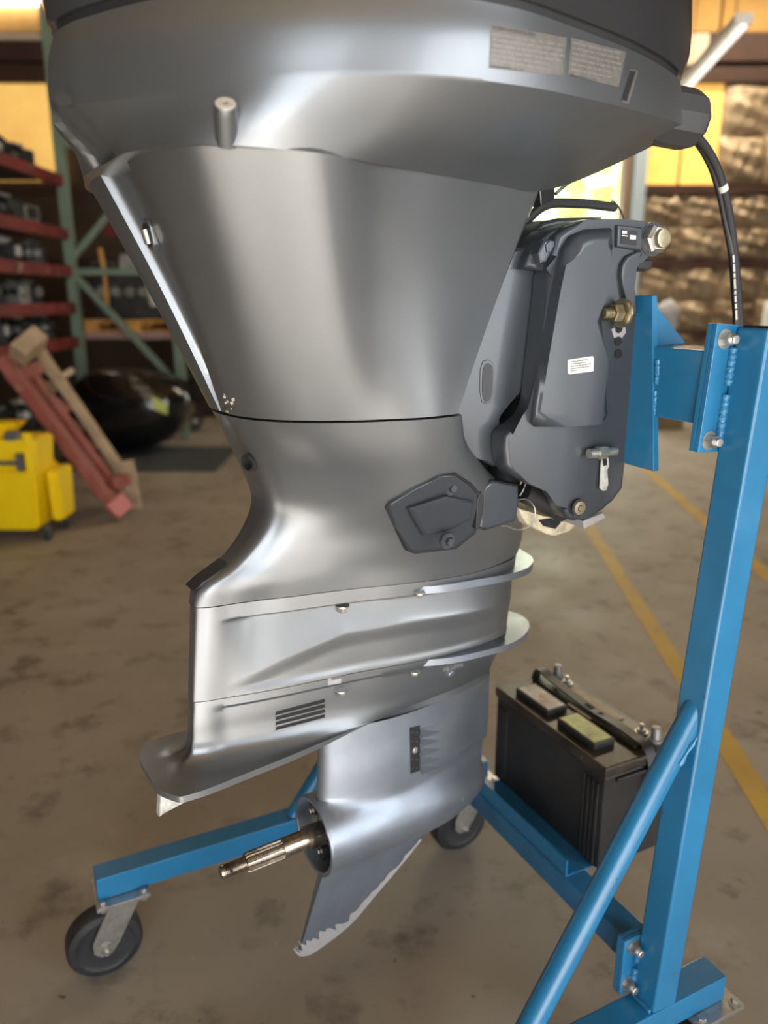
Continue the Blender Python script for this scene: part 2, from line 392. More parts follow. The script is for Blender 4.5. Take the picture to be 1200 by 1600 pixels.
for x0 in (-6.4, -4.9, -3.4, 2.4, 3.9, 5.4): sheet('eave_lining', (x0, x0+1.47), (4.34, 5.6), YB-.01, amber, wb, 0, 0, 16, 1, .012)
pale = mat('pale_wall_board', (.62, .52, .40), .7)
B_(3.36, 3.74, YB-.1, YB-.06, 3.99, 4.31).obj('wall_board', pale, wb, smooth=False)
B_(-6, -3.95, YB-.12, YB-.06, 4.24, 4.31).obj('wall_board', pale, wb, smooth=False)
B_(-6.5, -3.93, YB-.14, YB-.1, 4.585, 5.5).obj('window_pane', sky_m, wb, smooth=False)
# door frame, right jamb is grey blue steel
jamb = mat('blue_grey_steel_jamb', (.42, .52, .60), .45, .2)
dr = things('door_1', (2.4, YB, 0), 'tall open doorway in the back wall', 'door'); struct(dr); del dr['category']
B_(DX1, DX1+.13, YB-.1, YB+.2, 0, DZ).obj('door_jamb', jamb, dr, smooth=False)
B_(DX1-.12, DX1-.02, YB-.02, YB+.18, 0, DZ).obj('door_edge', mat('brown_door_edge', (.22, .15, .1), .6), dr, smooth=False)
B_(DX0-.12, DX0, YB-.1, YB+.2, 0, DZ).obj('door_jamb', jamb, dr, smooth=False)
# foliage outside
leaf = mat('sunlit_green_foliage', (.26, .34, .07), .6, col2=(.46, .52, .20), vscale=2.2)
def hedge(x, y, r, z):
    bm = bmesh.new(); bmesh.ops.create_icosphere(bm, subdivisions=4, radius=r)
    for v in bm.verts:
        c = v.co; q = 1+.12*math.sin(c.x*5+x)*math.sin(c.z*6)+.1*math.sin(c.y*9+c.x*7)+.08*math.sin(c.z*15+c.x*13+y); v.co = c*q+Vector((x, y, z))
    o = B().from_bm(bm).obj('bush', leaf, loc=(x, y, 0)); bm.free(); return o
for i, (x, y, r, z) in enumerate(((3.3, 15.0, 1.2, 1.15), (6.6, 16.0, 1.6, 1.4), (5.0, 21.5, 2.6, 3.0), (1.4, 18.4, 1.7, 2.4))):
    tag(hedge(x, y, r, z), ['low sunlit green bush outside the rear doorway', 'round leafy bush right of the low bush outside',
        'tallest pale green tree crown outside the doorway', 'tall green bush at the left outside the doorway'][i], 'bush', 'bushes outside the rear door')
# hanging tube light fitting
fit = things('strip_light', at_y(1115, 80, 6.2), 'long white strip light fitting hanging below the roof', 'light fitting')
p0, p1 = at_y(1068, 135, 6.9), at_y(1163, 28, 5.4); d = (p1-p0)/np.linalg.norm(p1-p0); sd = np.cross(d, ZZ); sd /= np.linalg.norm(sd)
whm = mat('white_enamel', (.85, .83, .78), .4)
B().box((p0+p1)/2, (d, sd, np.cross(sd, d)), (np.linalg.norm(p1-p0)/2, .055, .03), .008).obj('housing', whm, fit)
B().cyl(p0+ZZ*-.05, p1+ZZ*-.05, .02).obj('tube', mat('lit_white_tube', (1, .95, .86), .4, emit=.5), fit)
for p in (p0+d*.2, p1-d*.2): B().cyl(p+ZZ*.02, V3(p[0], p[1], 5.9), .004, 6).obj('hanger', girt_m, fit)
# ================================================================== the outboard motor
base = M(-.2, 0, .25)
om = things('outboard_motor', base, 'dark grey outboard motor without propeller clamped on the blue stand', 'outboard motor')
def sst(a, b_, x): t = min(1, max(0, (x-a)/(b_-a))); return t*t*(3-2*t)
Z = lambda z, pts: [(p[0], p[1], p[2] if len(p) > 2 else z) for p in pts]
cowl_rows = [
 Z(1.645, [(-.594,0),(-.584,.048),(-.566,.090),(-.540,.142),(-.492,.208),(-.427,.266),(-.328,.312),(-.218,.331),(-.116,.320),(.0165,.295),(.119,.261),(.165,.238),(.246,.124),(.266,0)]),
 Z(1.611, [(-.604,0),(-.592,.056),(-.573,.102),(-.547,.155),(-.50,.219),(-.434,.275),(-.33,.319),(-.21,.336),(-.10,.325),(.035,.297),(.142,.257),(.193,.228),(.256,.12),(.274,0)]),
 Z(1.572, [(-.606,0,1.567),(-.592,.06,1.562),(-.573,.11,1.558),(-.546,.165,1.556),(-.503,.225,1.558),(-.438,.278,1.565),(-.33,.318,1.572),(-.2,.333,1.575),(-.09,.324,1.577),(.045,.295,1.582),(.15,.255,1.59),(.200,.224,1.597),(.256,.118,1.605),(.274,0,1.61)]),
 Z(1.535, [(-.586,0,1.546),(-.575,.055,1.544),(-.562,.10,1.541),(-.545,.155,1.537),(-.512,.219,1.534),(-.455,.268,1.533),(-.352,.293),(-.23,.297),(-.11,.281),(.02,.247,1.546),(.125,.222,1.57),(.195,.205,1.587),(.25,.112,1.598),(.27,0,1.604)]),
 Z(1.501, [(-.546,0,1.5150),(-.550,.045,1.5145),(-.555,.085,1.5125),(-.546,.135,1.5105),(-.523,.208,1.507),(-.47,.253,1.5030),(-.38,.272,1.4985),(-.27,.248,1.4978),(-.15,.221,1.4978),(-.03,.194,1.500),(.09,.188,1.538),(.185,.184,1.576),(.246,.107,1.592),(.267,0,1.598)])]
def cowl_disp(p):
    x, y, z = p
    if x < -.45 and y < .09:
        k = (1-sst(.044, .056, y))*(1-sst(1.568, 1.580, z)); x += .011*k
    return np.array([x, y, z])
body('bottom_cowl', cowl_rows, paint, om, 12, 12, shu=(), shv=(2,), disp=cowl_disp)
# black seal in the joint and the top cowl
def ring(row, dz, inset):
    return [(p[0]*(1-inset) - inset*.16, p[1]*(1-inset), p[2]+dz) for p in row]
r0 = cowl_rows[0]
body('cowl_seal', [ring(r0, -.004, .012), ring(r0, .012, .012)], black, om, 6, 1)
top_rows = [ring(r0, .010, -.004), ring(r0, .018, -.012), ring(r0, .10, -.016), ring(r0, .20, .03), ring(r0, .29, .12), ring(r0, .345, .28), ring(r0, .365, .6)]
body('top_cowl', top_rows[::-1], paint_top, om, 6, 4)
# apron (upper casing cover)
ap_t = [(-.532,0,1.5255),(-.535,.056,1.524),(-.5475,.064,1.5225),(-.545,.115,1.518),(-.535,.163,1.5135),(-.517,.209,1.5085),(-.468,.248,1.504),(-.41,.270,1.4995),(-.324,.253,1.4985),(-.223,.233,1.4985),(-.045,.193,1.4985),(-.022,.17,1.4985),(-.01,0,1.4985)]
ap_b = [(-.414,0),(-.417,.002),(-.425,.004),(-.424,.042),(-.413,.078),(-.40,.101),(-.372,.132),(-.323,.163),(-.276,.18),(-.226,.193),(-.166,.191),(-.15,.17),(-.14,0)]
def mixrow(t):
    r = []
    for i, (p, q) in enumerate(zip(ap_t, ap_b)):
        x, y, z = p[0]+(q[0]-p[0])*t, p[1]+(q[1]-p[1])*t, p[2]+(1.213-p[2])*t
        k = math.sin(math.pi*t); y -= k*.005*(1 if i > 2 else .3); x += k*.004*(i < 3)
        if i == 7: y += .006*(1-t)         # soft vertical crease
        r.append((x, y, z))
    return r
body('apron', [[(x+.006*(i < 6)-.004*(i > 9), max(0, y-.006), z+.008) for i, (x, y, z) in enumerate(mixrow(0))]]+[mixrow(t) for t in (0, .25, .5, .75, 1)], paint, om, 6, 6, shu=(2, 10), shv=(1,))
# midsection
mid_rows = [
 [(x+.002, y*.985, 1.2095) for x, y in ap_b],
 Z(1.165, [(-.400,0),(-.402,.02),(-.402,.038),(-.392,.068),(-.378,.09),(-.36,.108),(-.335,.125),(-.298,.148),(-.255,.165),(-.21,.178),(-.15,.177),(-.12,.15),(-.10,0)]),
 Z(1.12, [(-.384,0),(-.385,.018),(-.384,.034),(-.372,.058),(-.357,.076),(-.338,.092),(-.312,.108),(-.275,.13),(-.235,.150),(-.19,.164),(-.12,.164),(-.07,.135),(-.05,0)]),
 Z(1.075, [(-.376,0),(-.376,.016),(-.374,.030),(-.360,.048),(-.344,.062),(-.324,.075),(-.298,.09),(-.262,.110),(-.22,.133),(-.17,.150),(-.09,.152),(-.02,.125),(.02,0)]),
 Z(1.035, [(-.396,0),(-.396,.015),(-.392,.028),(-.374,.042),(-.354,.054),(-.330,.064),(-.298,.076),(-.256,.093),(-.21,.115),(-.155,.135),(-.07,.140),(.02,.115),(.06,0)]),
 Z(1.0, [(-.431,0),(-.431,.014),(-.425,.025),(-.402,.036),(-.376,.047),(-.345,.056),(-.305,.067),(-.256,.082),(-.205,.101),(-.145,.122),(-.06,.128),(.04,.10),(.08,0)]),
 Z(.970, [(-.476,0),(-.476,.013),(-.468,.022),(-.436,.031),(-.40,.041),(-.36,.05),(-.315,.060),(-.256,.074),(-.20,.092),(-.135,.111),(-.05,.116),(.05,.088),(.09,0)]),
 Z(.944, [(-.484,0),(-.484,.012),(-.474,.019),(-.437,.027),(-.40,.034),(-.36,.045),(-.315,.055),(-.256,.069),(-.19,.089),(-.12,.105),(-.04,.107),(.05,.080),(.092,0)])]
body('midsection', mid_rows, paint, om, 6, 5, shu=())
# extension with its sunken wedge panels
ext_rows = [
 [(p[0]+.002, p[1]*.985, .9425) for p in mid_rows[-1]],
 Z(.80, [(-.495,0),(-.495,.011),(-.486,.016),(-.445,.026),(-.405,.035),(-.36,.043),(-.31,.05),(-.246,.059),(-.161,.075),(-.09,.083),(-.01,.083),(.05,.066),(.084,0)])]
ext_rows = [ext_rows[0]] + [[tuple(np.array(a)*(1-t)+np.array(b_)*t) for a, b_ in zip(ext_rows[0], ext_rows[1])] for t in (.2, .4, .6, .8)] + [ext_rows[1]]
def ext_disp(p):
    x, y, z = p
    if x > .08 or x < -.49: return p
    ridge = float(np.interp(x, (-.455, -.371, -.274, -.155, .03), (.816, .848, .873, .876, .866))); top = .9185
    k = sst(-.458, -.400, x)*(1-sst(.03, .075, x)); g = 0
    if ridge < z < top+.004: g = min(1, (z-ridge)/(top-ridge))**.8*(1-sst(top-.003, top+.003, z))
    y2 = y-.0115*k*g
    if z <= ridge: y2 -= .003*k*sst(ridge, ridge-.03, z)*sst(.802, .815, z)
    return np.array([x, max(0, y2), z])
body('extension', ext_rows, paint, om, 9, 11, disp=ext_disp, angle=45)
# gearcase upper part with anti-ventilation plate
av = [(-.566,0),(-.564,.045),(-.552,.070),(-.530,.083),(-.43,.077),(-.36,.070),(-.319,.065),(-.246,.057),(-.161,.046),(-.09,.040),(-.01,.032),(.05,.018),(.074,0)]
e_ = ext_rows[-1]
gu = [
 [(p[0]+.0015, p[1]*.985, .7985) for p in e_],
 Z(.770, [(-.496,0),(-.497,.012),(-.488,.017),(-.447,.0265),(-.405,.035),(-.36,.042),(-.31,.048),(-.246,.056),(-.161,.068),(-.09,.073),(-.01,.071),(.05,.053),(.080,0)]),
 Z(.737, [(-.499,0),(-.500,.012),(-.491,.017),(-.447,.027),(-.405,.035),(-.36,.0415),(-.31,.047),(-.246,.054),(-.161,.061),(-.09,.062),(-.01,.056),(.05,.038),(.077,0)]),
 Z(.716, [(-.505,0),(-.507,.013),(-.497,.019),(-.452,.031),(-.405,.039),(-.36,.045),(-.31,.050),(-.246,.0545),(-.161,.055),(-.09,.053),(-.01,.045),(.05,.028),(.075,0)]),
 Z(.7055, [(-.525,0),(-.528,.023),(-.517,.033),(-.467,.047),(-.408,.053),(-.36,.055),(-.312,.056),(-.246,.0555),(-.161,.050),(-.09,.046),(-.01,.038),(.05,.022),(.0745,0)]),
 Z(.7025, av), [(x, y, .7025-.010*(1-sst(-.36, -.19, x))) for x, y in av],
 Z(.690, [(-.40,0),(-.40,.004),(-.39,.006),(-.37,.008),(-.34,.01),(-.31,.012),(-.29,.015),(-.24,.028),(-.161,.041),(-.09,.0415),(-.01,.033),(.05,.018),(.073,0)])]
# recess groove under the joint on the flank
def gu_disp(p):
    x, y, z = p
    k = sst(-.478, -.45, x)*(1-sst(-.02, .04, x)); g = sst(.7, .735, z)*(1-sst(.782, .787, z))
    return np.array([x, max(0, y-.004*k*g), z])
body('gearcase_housing', gu, paint, om, 7, 5, shv=(5, 6), disp=gu_disp)
# gearcase: strut blended into the torpedo
ZT, RT = .487, .0675
def torp_r(x):
    if x < -.12: return RT*(1-.0*x)
    t = (x+.12)/.185; return RT*math.sqrt(max(0, 1-t*t)) if t < 1 else 0
def strut_y(x, le, te, tmax):
    s_ = (x-te)/(le-te)
    if s_ <= 0: return .005
    if s_ >= 1: return 0
    return .005*(1-s_)+tmax*(math.sin(math.pi*min(1, s_**.8))**.75 if s_ < .98 else (1-s_)/.02*.15)
rows = []; NX = 44
zs = [.690, .675, .655, .635, .618, .603, .590, .580, .571, .563, .556, .549, .541, .53, .515, .50, .487, .472, .457, .445, .436, .429, .4245, .4215, .4198]
for z in zs:
    dz = z-ZT; row = []
    inside = abs(dz) < RT-.0003
    xt = -.285-.006*(.69-z)/.1; le = .073 if z > .62 else .073-.012*((.62-z)/.2)**2
    if z < .56: le = .06 if z > .49 else .06-.10*((.49-z)/.07)**1.6
    te = -.303 if inside else xt
    if .549 <= z <= .563: te = -.303 if z <= .5545 else xt
    for i in range(NX+1):
        s_ = i/NX; s_ = s_*.75+.25*(1-math.cos(math.pi*s_))/2
        x = te+(le-te)*s_
        ys = strut_y(x, le, xt, .042+.004*sst(.66, .6, z)) if z > .487 else 0
        R = torp_r(x); yt = math.sqrt(max(0, R*R-dz*dz)) if R > abs(dz) else 0
        k_ = .016; hh = max(k_-abs(ys-yt), 0)/k_; y = max(ys, yt)+hh*hh*k_*.25*(1 if z > .5 else 0)
        if i == NX: y = 0
        if i == 0 and not inside: y = .004
        row.append((x, y, z))
    rows.append(row)
body('gearcase', rows, paint_low, om, 1, 1, cap_top=False, cap_bot=True, angle=50, close=False)
# skeg: tapered blade
sk = [(-.284, .428), (-.339, .259), (-.326, .253), (-.283, .258), (-.243, .271), (-.175, .320), (-.115, .367), (-.076, .400), (-.017, .423), (.0, .44), (-.1, .45)]
V = []; n = len(sk)
for sgn in (1, -1):
    for x, z in sk: V.append(M(x, sgn*(.002+.006*sst(.25, .43, z)*(1 if x > -.33 else .4)), z))
Fc = [tuple(range(n)), tuple(range(2*n-1, n-1, -1))] + [(i, (i+1) % n, n+(i+1) % n, n+i) for i in range(n)]
skeg = mk('skeg', V, Fc, skeg_m, om, 30); surf_add(skeg)
# worn leading edge of the skeg: ragged bare strip
rr = random.Random(3); edge = spline(np.array([(x, z, 0) for x, z in ((-.338, .2595), (-.326, .2535), (-.283, .2585), (-.243, .2715), (-.175, .3205), (-.115, .3675), (-.085, .393))]), 8)
V = []; m_ = len(edge)
for i, e in enumerate(edge):
    t = i/(m_-1); w = (.012+.020*math.sin(math.pi*min(1, t*1.5))**2*(t < .66) + .006)*(1-.7*t)*(.55+.9*rr.random())
    nx_, nz_ = -.5, .86
    for y in (.0086, -.0086):
        yy = (.0024+.006*sst(.25, .43, e[1]))*(1 if y > 0 else -1)+(.0006 if y > 0 else -.0006)
        V += [M(e[0]+.0008, yy, e[1]-.0008), M(e[0]+nx_*w, yy+(.0004 if y > 0 else -.0004), e[1]+nz_*w)]
Fc = []
for i in range(m_-1):
    a = i*4; Fc += [(a, a+4, a+5, a+1), (a+2, a+3, a+7, a+6), (a, a+2, a+6, a+4)]
mk('worn_edge', V, Fc, bare, skeg, smooth=False)['label'] = 'bare scraped edge of the skeg'
# bearing carrier bore, ring and propeller shaft
RX = M(-.303, 0, ZT); AFT = -MF
B().lathe(RX-AFT*.001, AFT, [(-.05, .060), (0, .060), (.001, .0605), (.001, RT-.0015), (-.002, RT+.0005), (-.02, RT)], 48, cap=False).obj('bore_rim', bare if False else paint_low, om)
B().lathe(RX-AFT*.05, AFT, [(0, .0), (.0, .0602), (.046, .0602)], 40, cap=False).obj('bore_wall', zinc, om)
B().lathe(RX-AFT*.045, AFT, [(0, .052), (.006, .052), (.008, .046), (.008, .032), (.018, .030), (.018, .018), (0, .018)], 32).obj('bearing_carrier', mat('oily_carrier', (.17, .155, .08), .3, .6, 0, var=.5, vscale=60), om)
for k in range(3):
    a = k*2.094+.4; u = MN*math.cos(a)+ZZ*math.sin(a)
    B().box(RX-AFT*.028+u*.046, (AFT, u, np.cross(AFT, u)), (.011, .014, .006), .002).obj('carrier_lug', dark, om)
    B().bolt(RX-AFT*.016+u*.040, AFT, .0055, .005).obj('carrier_bolt', steel, om)
sh = B().lathe(RX, AFT, [(-.05, .020), (.012, .020), (.014, .0165), (.058, .0165)], 28)
sh_o = sh.obj('propeller_shaft', steel, om)
V = []; Fc = []; ns = 15; segs = ns*4
for j, (a, rr_) in enumerate(((.056, .0150), (.060, .0158), (.118, .0158), (.122, .0142))):
    for k in range(segs):
        th = 2*math.pi*k/segs; q = rr_*(1.0 if k % 4 < 2 else .86)
        V.append(RX+AFT*a+(MN*math.cos(th)+ZZ*math.sin(th))*q)
for j in range(3):
    for k in range(segs): Fc.append((j*segs+k, j*segs+(k+1) % segs, (j+1)*segs+(k+1) % segs, (j+1)*segs+k))
mk('splines', V, Fc, steel, sh_o, 20)
pr = [(.121, .0135), (.124, .0105)]; a = .126
while a < .158: pr += [(a, .0108), (a+.001, .0098), (a+.002, .0108)]; a += .0025
pr += [(.161, .0108), (.1645, .009), (.165, .004)]
B().lathe(RX, AFT, pr, 20).obj('threaded_end', steel, sh_o)
B().cyl(RX+AFT*.150+MN*.0100+ZZ*.0045, RX+AFT*.150+MN*.0112+ZZ*.0052, .0024, 10).obj('cotter_pin_hole', dark, sh_o)
# trim tab below the plate
B().prism([M(x, .008, z) for x, z in ((-.548, .694), (-.462, .694), (-.475, .655), (-.515, .640), (-.556, .628))], -MN*.016, .004).obj('trim_tab', anode_tab, om)
# spray rails round the front of the leg
def rail(name, pts, z, th, lift):
    near = [(x, y) for x, y in pts]; V = []; Fc = []
    P = spline(np.array([(x, y, 0) for x, y in near]), 5); q = [(p[0], p[1]) for p in P]+[(p[0], -p[1]) for p in P[::-1]]
    n = len(q)
    for dz in (0, -th):
        for x, y in q: V.append(M(x, y, z+dz+lift*sst(-.1, .14, x)))
    for i in range(n): Fc.append((i, (i+1) % n, n+(i+1) % n, n+i))
    Fc += [tuple(range(n)), tuple(range(2*n-1, n-1, -1))]
    o = mk(name, V, Fc, paint_low, om, 30); surf_add(o); return o
rail('spray_rail', [(-.19, .080), (-.15, .096), (-.12, .108), (-.06, .113), (.02, .106), (.08, .084), (.122, .046), (.136, 0)], .934, .012, -.016)
rail('spray_rail', [(-.15, .066), (-.12, .080), (-.09, .090), (-.02, .096), (.05, .090), (.10, .066), (.132, .035), (.142, 0)], .797, .011, -.008)
LEG = ['midsection', 'extension', 'gearcase_housing', 'gearcase', 'apron', 'bottom_cowl']
def px_bolt(px, py, m, r, h, name='bolt', ax=None, sink=0., parent=None):
    p, n_ = hit(px, py, LEG); return B().bolt(p-n_*sink, n_ if ax is None else ax, r, h).obj(name, m, parent or om)
for px, py in ((533, 948), (531, 1079)):
    p, n_ = hit(px, py-3, LEG); B().bolt(p+MN*.004, -ZZ, .0075, .009).bolt(p+MN*.004+ZZ*.001, -ZZ, .009, .003, False).obj('bolt', zinc, om)
for px, py in ((654, 927), (646, 1050)):
    p, n_ = hit(px, py-2, LEG); B().bolt(p+MN*.003, -ZZ, .006, .006).obj('bolt', zinc, om)
px_bolt(703, 1051, paint_low, .006, .004, 'oil_level_plug')
decal('identification_tag', [(512, 1060), (533, 1056), (533, 1067), (512, 1071)], LEG, bare, om, 3, 2)
lettering('oil_level_mark', 'OIL LEVEL', [(692, 1043), (724, 1034), (724, 1040), (692, 1049)], bare, om, LEG)
# cooling water slots in the gearcase housing
for i in range(4):
    y0 = 1108+i*8; q = [(431, y0+3), (507, y0-18+1), (508, y0-13), (431, y0+8)]
    decal('intake_slot', [(x, y+1) for x, y in q], LEG, dark, om, 6, 1, .0006)
    decal('slot_fin', [(x, y+5.6) for x, y in ((430, y0+3), (508, y0-17), (508, y0-15), (430, y0+5))], LEG, paint, om, 6, 1, .0016)
# water inlet grille with louvres
decal('inlet_recess', [(640, 1137), (656, 1133), (655, 1204), (641, 1209)], LEG, dark, om, 3, 6, .0006)
for i in range(5):
    y0 = 1136+i*14; p = [hit(x, y, LEG) for x, y in ((655, y0+3), (688, y0-4), (688, y0+7), (655, y0+14))]
    V = [p[k][0]+p[k][1]*o_ for k, o_ in ((0, .002), (1, .0003), (2, .0003), (3, .0095))]
    mk('louvre', V+[v-MN*.002 for v in V], [(0, 1, 2, 3), (4, 7, 6, 5), (0, 4, 5, 1), (1, 5, 6, 2), (2, 6, 7, 3), (3, 7, 4, 0)], paint_low, om, smooth=False)
    for sx in (644, 651):
        h_, n_ = hit(sx, y0+8, LEG); B().lathe(h_+n_*.0006, n_, [(0, .0022), (.0008, .0018)], 8).obj('inlet_hole', boot_m, om)
px_bolt(648, 1172, zinc, .004, .002, 'inlet_screw')
# chipped nose of the gearcase
for q in ([(744, 1168), (752, 1163), (756, 1190), (745, 1200)], [(757, 1209), (761, 1207), (759, 1214), (755, 1215)]):
    try: decal('paint_chip', q, LEG, anode_tab, om, 3, 4, .0006)
    except ValueError: pass
# rubber plug on the trailing edge
P_ = [M(x, 0, z) for x, z in ((-.4325, 1.0005), (-.438, .9955), (-.468, .9745), (-.4825, .9665), (-.4855, .9695), (-.4715, .9800))]
B().prism([p+MN*.0165 for p in P_], -MN*.033, .003).obj('trailing_plug', black, om)
# mount cover, its two bolts and the rubber mount ahead of it
YC = .150
def conform(pts, lift, depth, bev, m, name, parent=None):
    V = []
    for x, y in pts:
        try: p, _n = hit(x, y, ['midsection'])
        except ValueError: p = m_y(x, y, YC)
        yy = (p-MO)@MN; q = m_y(x, y, max(yy+lift, .118))
        V.append(q)
    return B().prism(V, -MN*depth, bev, 3).obj(name, m, parent or om, 40)
cov = [(607, 795), (612, 786), (650, 765), (690, 745), (712, 742), (735, 757), (748, 772), (746, 815), (741, 833), (712, 856), (650, 863), (640, 859), (622, 828)]
conform([((x-680)*1.045+680, (y-803)*1.05+803) for x, y in cov], .003, .05, .002, black, 'cover_gasket')
conform(cov, .009, .05, .004, casting, 'mount_cover')
conform([(640, 795), (700, 776), (742, 784), (738, 812), (700, 832), (664, 838)], .016, .03, .006, casting, 'cover_boss')
YC = .162
for x, y in ((704, 762), (699, 845)):
    p = m_y(x, y, YC); B().lathe(p-MN*.004, MN, [(0, .0125), (.006, .0115), (.0061, .009)], 20).obj('bolt_seat', casting, om); B().bolt(p+MN*.002, MN, .0068, .006).obj('bolt', casting, om)
blk = [(753, 771), (757, 760), (770, 750), (812, 757), (812, 790), (808, 815), (760, 830), (750, 824)]
B().prism([m_y(x, y, YC-.010) for x, y in blk], -MN*.10, .006, 3).obj('lower_mount', casting, om)
B().prism([m_y(x, y, YC-.004) for x, y in ((746, 780), (752, 768), (757, 775), (756, 800), (750, 826), (744, 826))], -MN*.05, .002).obj('mount_gap_seal', black, om)
# swivel tube standing behind the mount
B().lathe(M(-.03, 0, 1.02), ZZ, [(0, .085), (.04, .085), (.06, .075), (.12, .070), (.42, .070)], 40).obj('swivel_tube', casting, om)
# lower cowl stud
p, n_ = hit(354, 198, LEG); sa = -ray(354, 186)/np.linalg.norm(ray(354, 186))*.62+ZZ*.78; sa /= np.linalg.norm(sa)
B().lathe(p-sa*.016, sa, [(0, .0122), (.030, .0112), (.0375, .0108), (.039, .0100)], 24).obj('cowl_stud', paint, om)
B().lathe(p+sa*.0226, sa, [(0, .0102), (.0012, .0094), (.0012, .003), (.0002, .0028)], 20).obj('stud_cap', mat('worn_cream_plastic', (.42, .38, .32), .6), om)
# labels on the lower cowl
lab = decal('information_label', [(767, 38), (885, 59), (879, 119), (764, 106)], LEG, grey_lbl, om, 12, 6)
lab2 = decal('information_label', [(892, 59), (978, 81), (966, 136), (887, 118)], LEG, grey_lbl, om, 12, 6)
lettering('header_text', 'INFORMATION ANTIPOLLUTION', [(769, 40), (836, 52), (835, 58), (769, 46)], ink, lab, LEG)
lettering('maker_text', 'YAMAHA MOTOR CO., LTD.', [(766, 101), (818, 107.5), (818, 112), (766, 105.5)], ink, lab, LEG)
lettering('maker_text', 'YAMAHA MOTOR CO., LTD.', [(889, 115), (932, 124.5), (931, 129), (888, 119.5)], ink, lab2, LEG)
faint = mat('faded_grey_ink', (.19, .185, .175), .6)
def on_cowl(x, y): h_, n_ = hit(x, y, LEG); return h_+n_*.0009
for i in range(6):
    w = 1 if i < 4 else .8; y = 52+i*8.2
    word_bars('body_text', [(769-i*.4, y), (769+112*w, y+18*w), (769+112*w, y+21*w), (769-i*.4, y+3)], faint, lab, on_cowl, i)
    y = 66+i*8.2; word_bars('body_text', [(894-i*.6, y), (894+76*w, y+17*w), (894+76*w, y+19.5*w), (894-i*.6, y+2.5)], faint, lab2, on_cowl, i+20)
decal('cowl_slot', [(984, 108), (997, 111), (982, 163), (970, 160)], LEG, zinc, om, 3, 6)
decal('slot_opening', [(984, 111), (992, 112), (978, 158), (971, 156)], LEG, dark, om, 3, 6, .0011)
# rear recess of the apron with its lifting eye
ey = [(.034, 1.452), (.040, 1.444), (.038, 1.424), (.028, 1.416), (.012, 1.420), (.008, 1.432), (.014, 1.448), (.024, 1.454)]
B().prism([M(-.5130-.004*(z-1.43)/.02, y, z) for y, z in ey], MF*.006, .002).obj('lifting_eye', paint, om)
B().prism([M(-.5140-.004*(z-1.43)/.02, .024+(y-.024)*.72, 1.434+(z-1.434)*.72) for y, z in ey], MF*.006).obj('eye_hole', dark, om)
B().cyl(M(-.5125, .024, 1.426), M(-.517, .026, 1.442), .006, 14).obj('lifting_pin', zinc, om)
# cable boot and control cables at the front corner of the cowl
ax_ = (M(.265, .232, 1.608)-M(.13, .200, 1.618)); ax_ /= np.linalg.norm(ax_)
B().lathe(M(.130, .203, 1.612), ax_, [(0, .026), (.012, .036), (.035, .0395), (.076, .040), (.088, .038), (.096, .031), (.098, .018)], 10).obj('cable_boot', boot_m, om, 30)
cab_p = [m_y(x, y, .19) for x, y in ((1078, 205), (1100, 228), (1118, 260), (1131, 300), (1140, 345), (1147, 400), (1151, 450), (1155, 505), (1156, 560))]
_e = cab_p[-1]; cab_p += [V3(_e[0]+.004, _e[1]+.004, 1.0), V3(_e[0], _e[1]+.008, .6), V3(_e[0]+.01, _e[1]+.01, .25)]
cab = B().tube(cab_p, .0075, 12).obj('control_cable', black, om)
B().tube([p+MF*-.006-MN*.004 for p in cab_p[:5]]+[cab_p[5]-MF*.007, cab_p[6]-MF*.008, cab_p[7]-MF*.009]+[p-MF*.009-MN*.003 for p in cab_p[8:]], .005, 10).obj('control_cable', plastic, om)
B().cyl(m_y(1127.5, 289, .19), m_y(1130.5, 298, .19), .0083, 12).obj('cable_marker', white_lbl, cab)
word_bars('cable_print', [(1149.5, 500), (1144.5, 395), (1147.5, 394), (1152.5, 499)], white_lbl, cab, lambda x, y: m_y(x, y, .1985), 70)
# hoses under the cowl by the bracket
B().tube([m_y(x, y, .06) for x, y in ((815, 352), (850, 322), (900, 318), (960, 324))], .0075, 10).obj('trim_hose', boot_m, om)
B().tube([m_y(x, y, .06) for x, y in ((868, 303), (885, 288), (912, 272))], .003, 8).obj('wire_loop', zinc, om)
B().tube([m_y(x, y, .06) for x, y in ((950, 330), (957, 314), (965, 322), (975, 342))], .0014, 6).obj('cable_tie', black, om)
B().prism([m_y(x, y, .10) for x, y in ((842, 292), (868, 280), (868, 312), (846, 322))], -MN*.03, .003).obj('apron_corner_bracket', paint_top, om)
# ------------------------------------------------------------------ brackets (square to the stand)
z4 = lambda pts: [(680+.375*a, 280+.375*b_) for a, b_ in pts]
NB = -.905
flange = z4([(512, 232), (560, 195), (620, 174), (700, 165), (800, 167), (868, 174), (918, 182), (940, 205), (946, 245), (940, 285), (920, 312), (870, 316), (838, 335), (822, 370), (820, 415), (830, 455), (842, 492), (846, 560), (845, 700), (838, 800), (786, 1290), (745, 1345), (700, 1384), (620, 1418), (585, 1428), (556, 1418), (535, 1385), (520, 1345), (500, 1315), (465, 1302), (390, 1268), (320, 1230), (300, 1195), (291, 1120), (293, 1075), (312, 1047), (375, 1003), (402, 965), (415, 920), (428, 800), (450, 620), (468, 470), (470, 405), (482, 380), (488, 315)])
def near_prism(name, pts, k, depth, bev, m, parent, seg=3): return B().prism([s_n(x, y, k) for x, y in pts], -SN*depth, bev, seg).obj(name, m, parent, 40)
cb = near_prism('clamp_bracket', flange, NB, .034, .008, casting, om)
raised = z4([(600, 232), (660, 205), (760, 198), (765, 290), (720, 330), (690, 380), (686, 450), (705, 520), (716, 580), (722, 760), (742, 985), (728, 1012), (690, 1022), (560, 1032), (452, 1040), (432, 1018), (440, 960), (478, 720), (520, 480), (545, 360), (565, 285)])
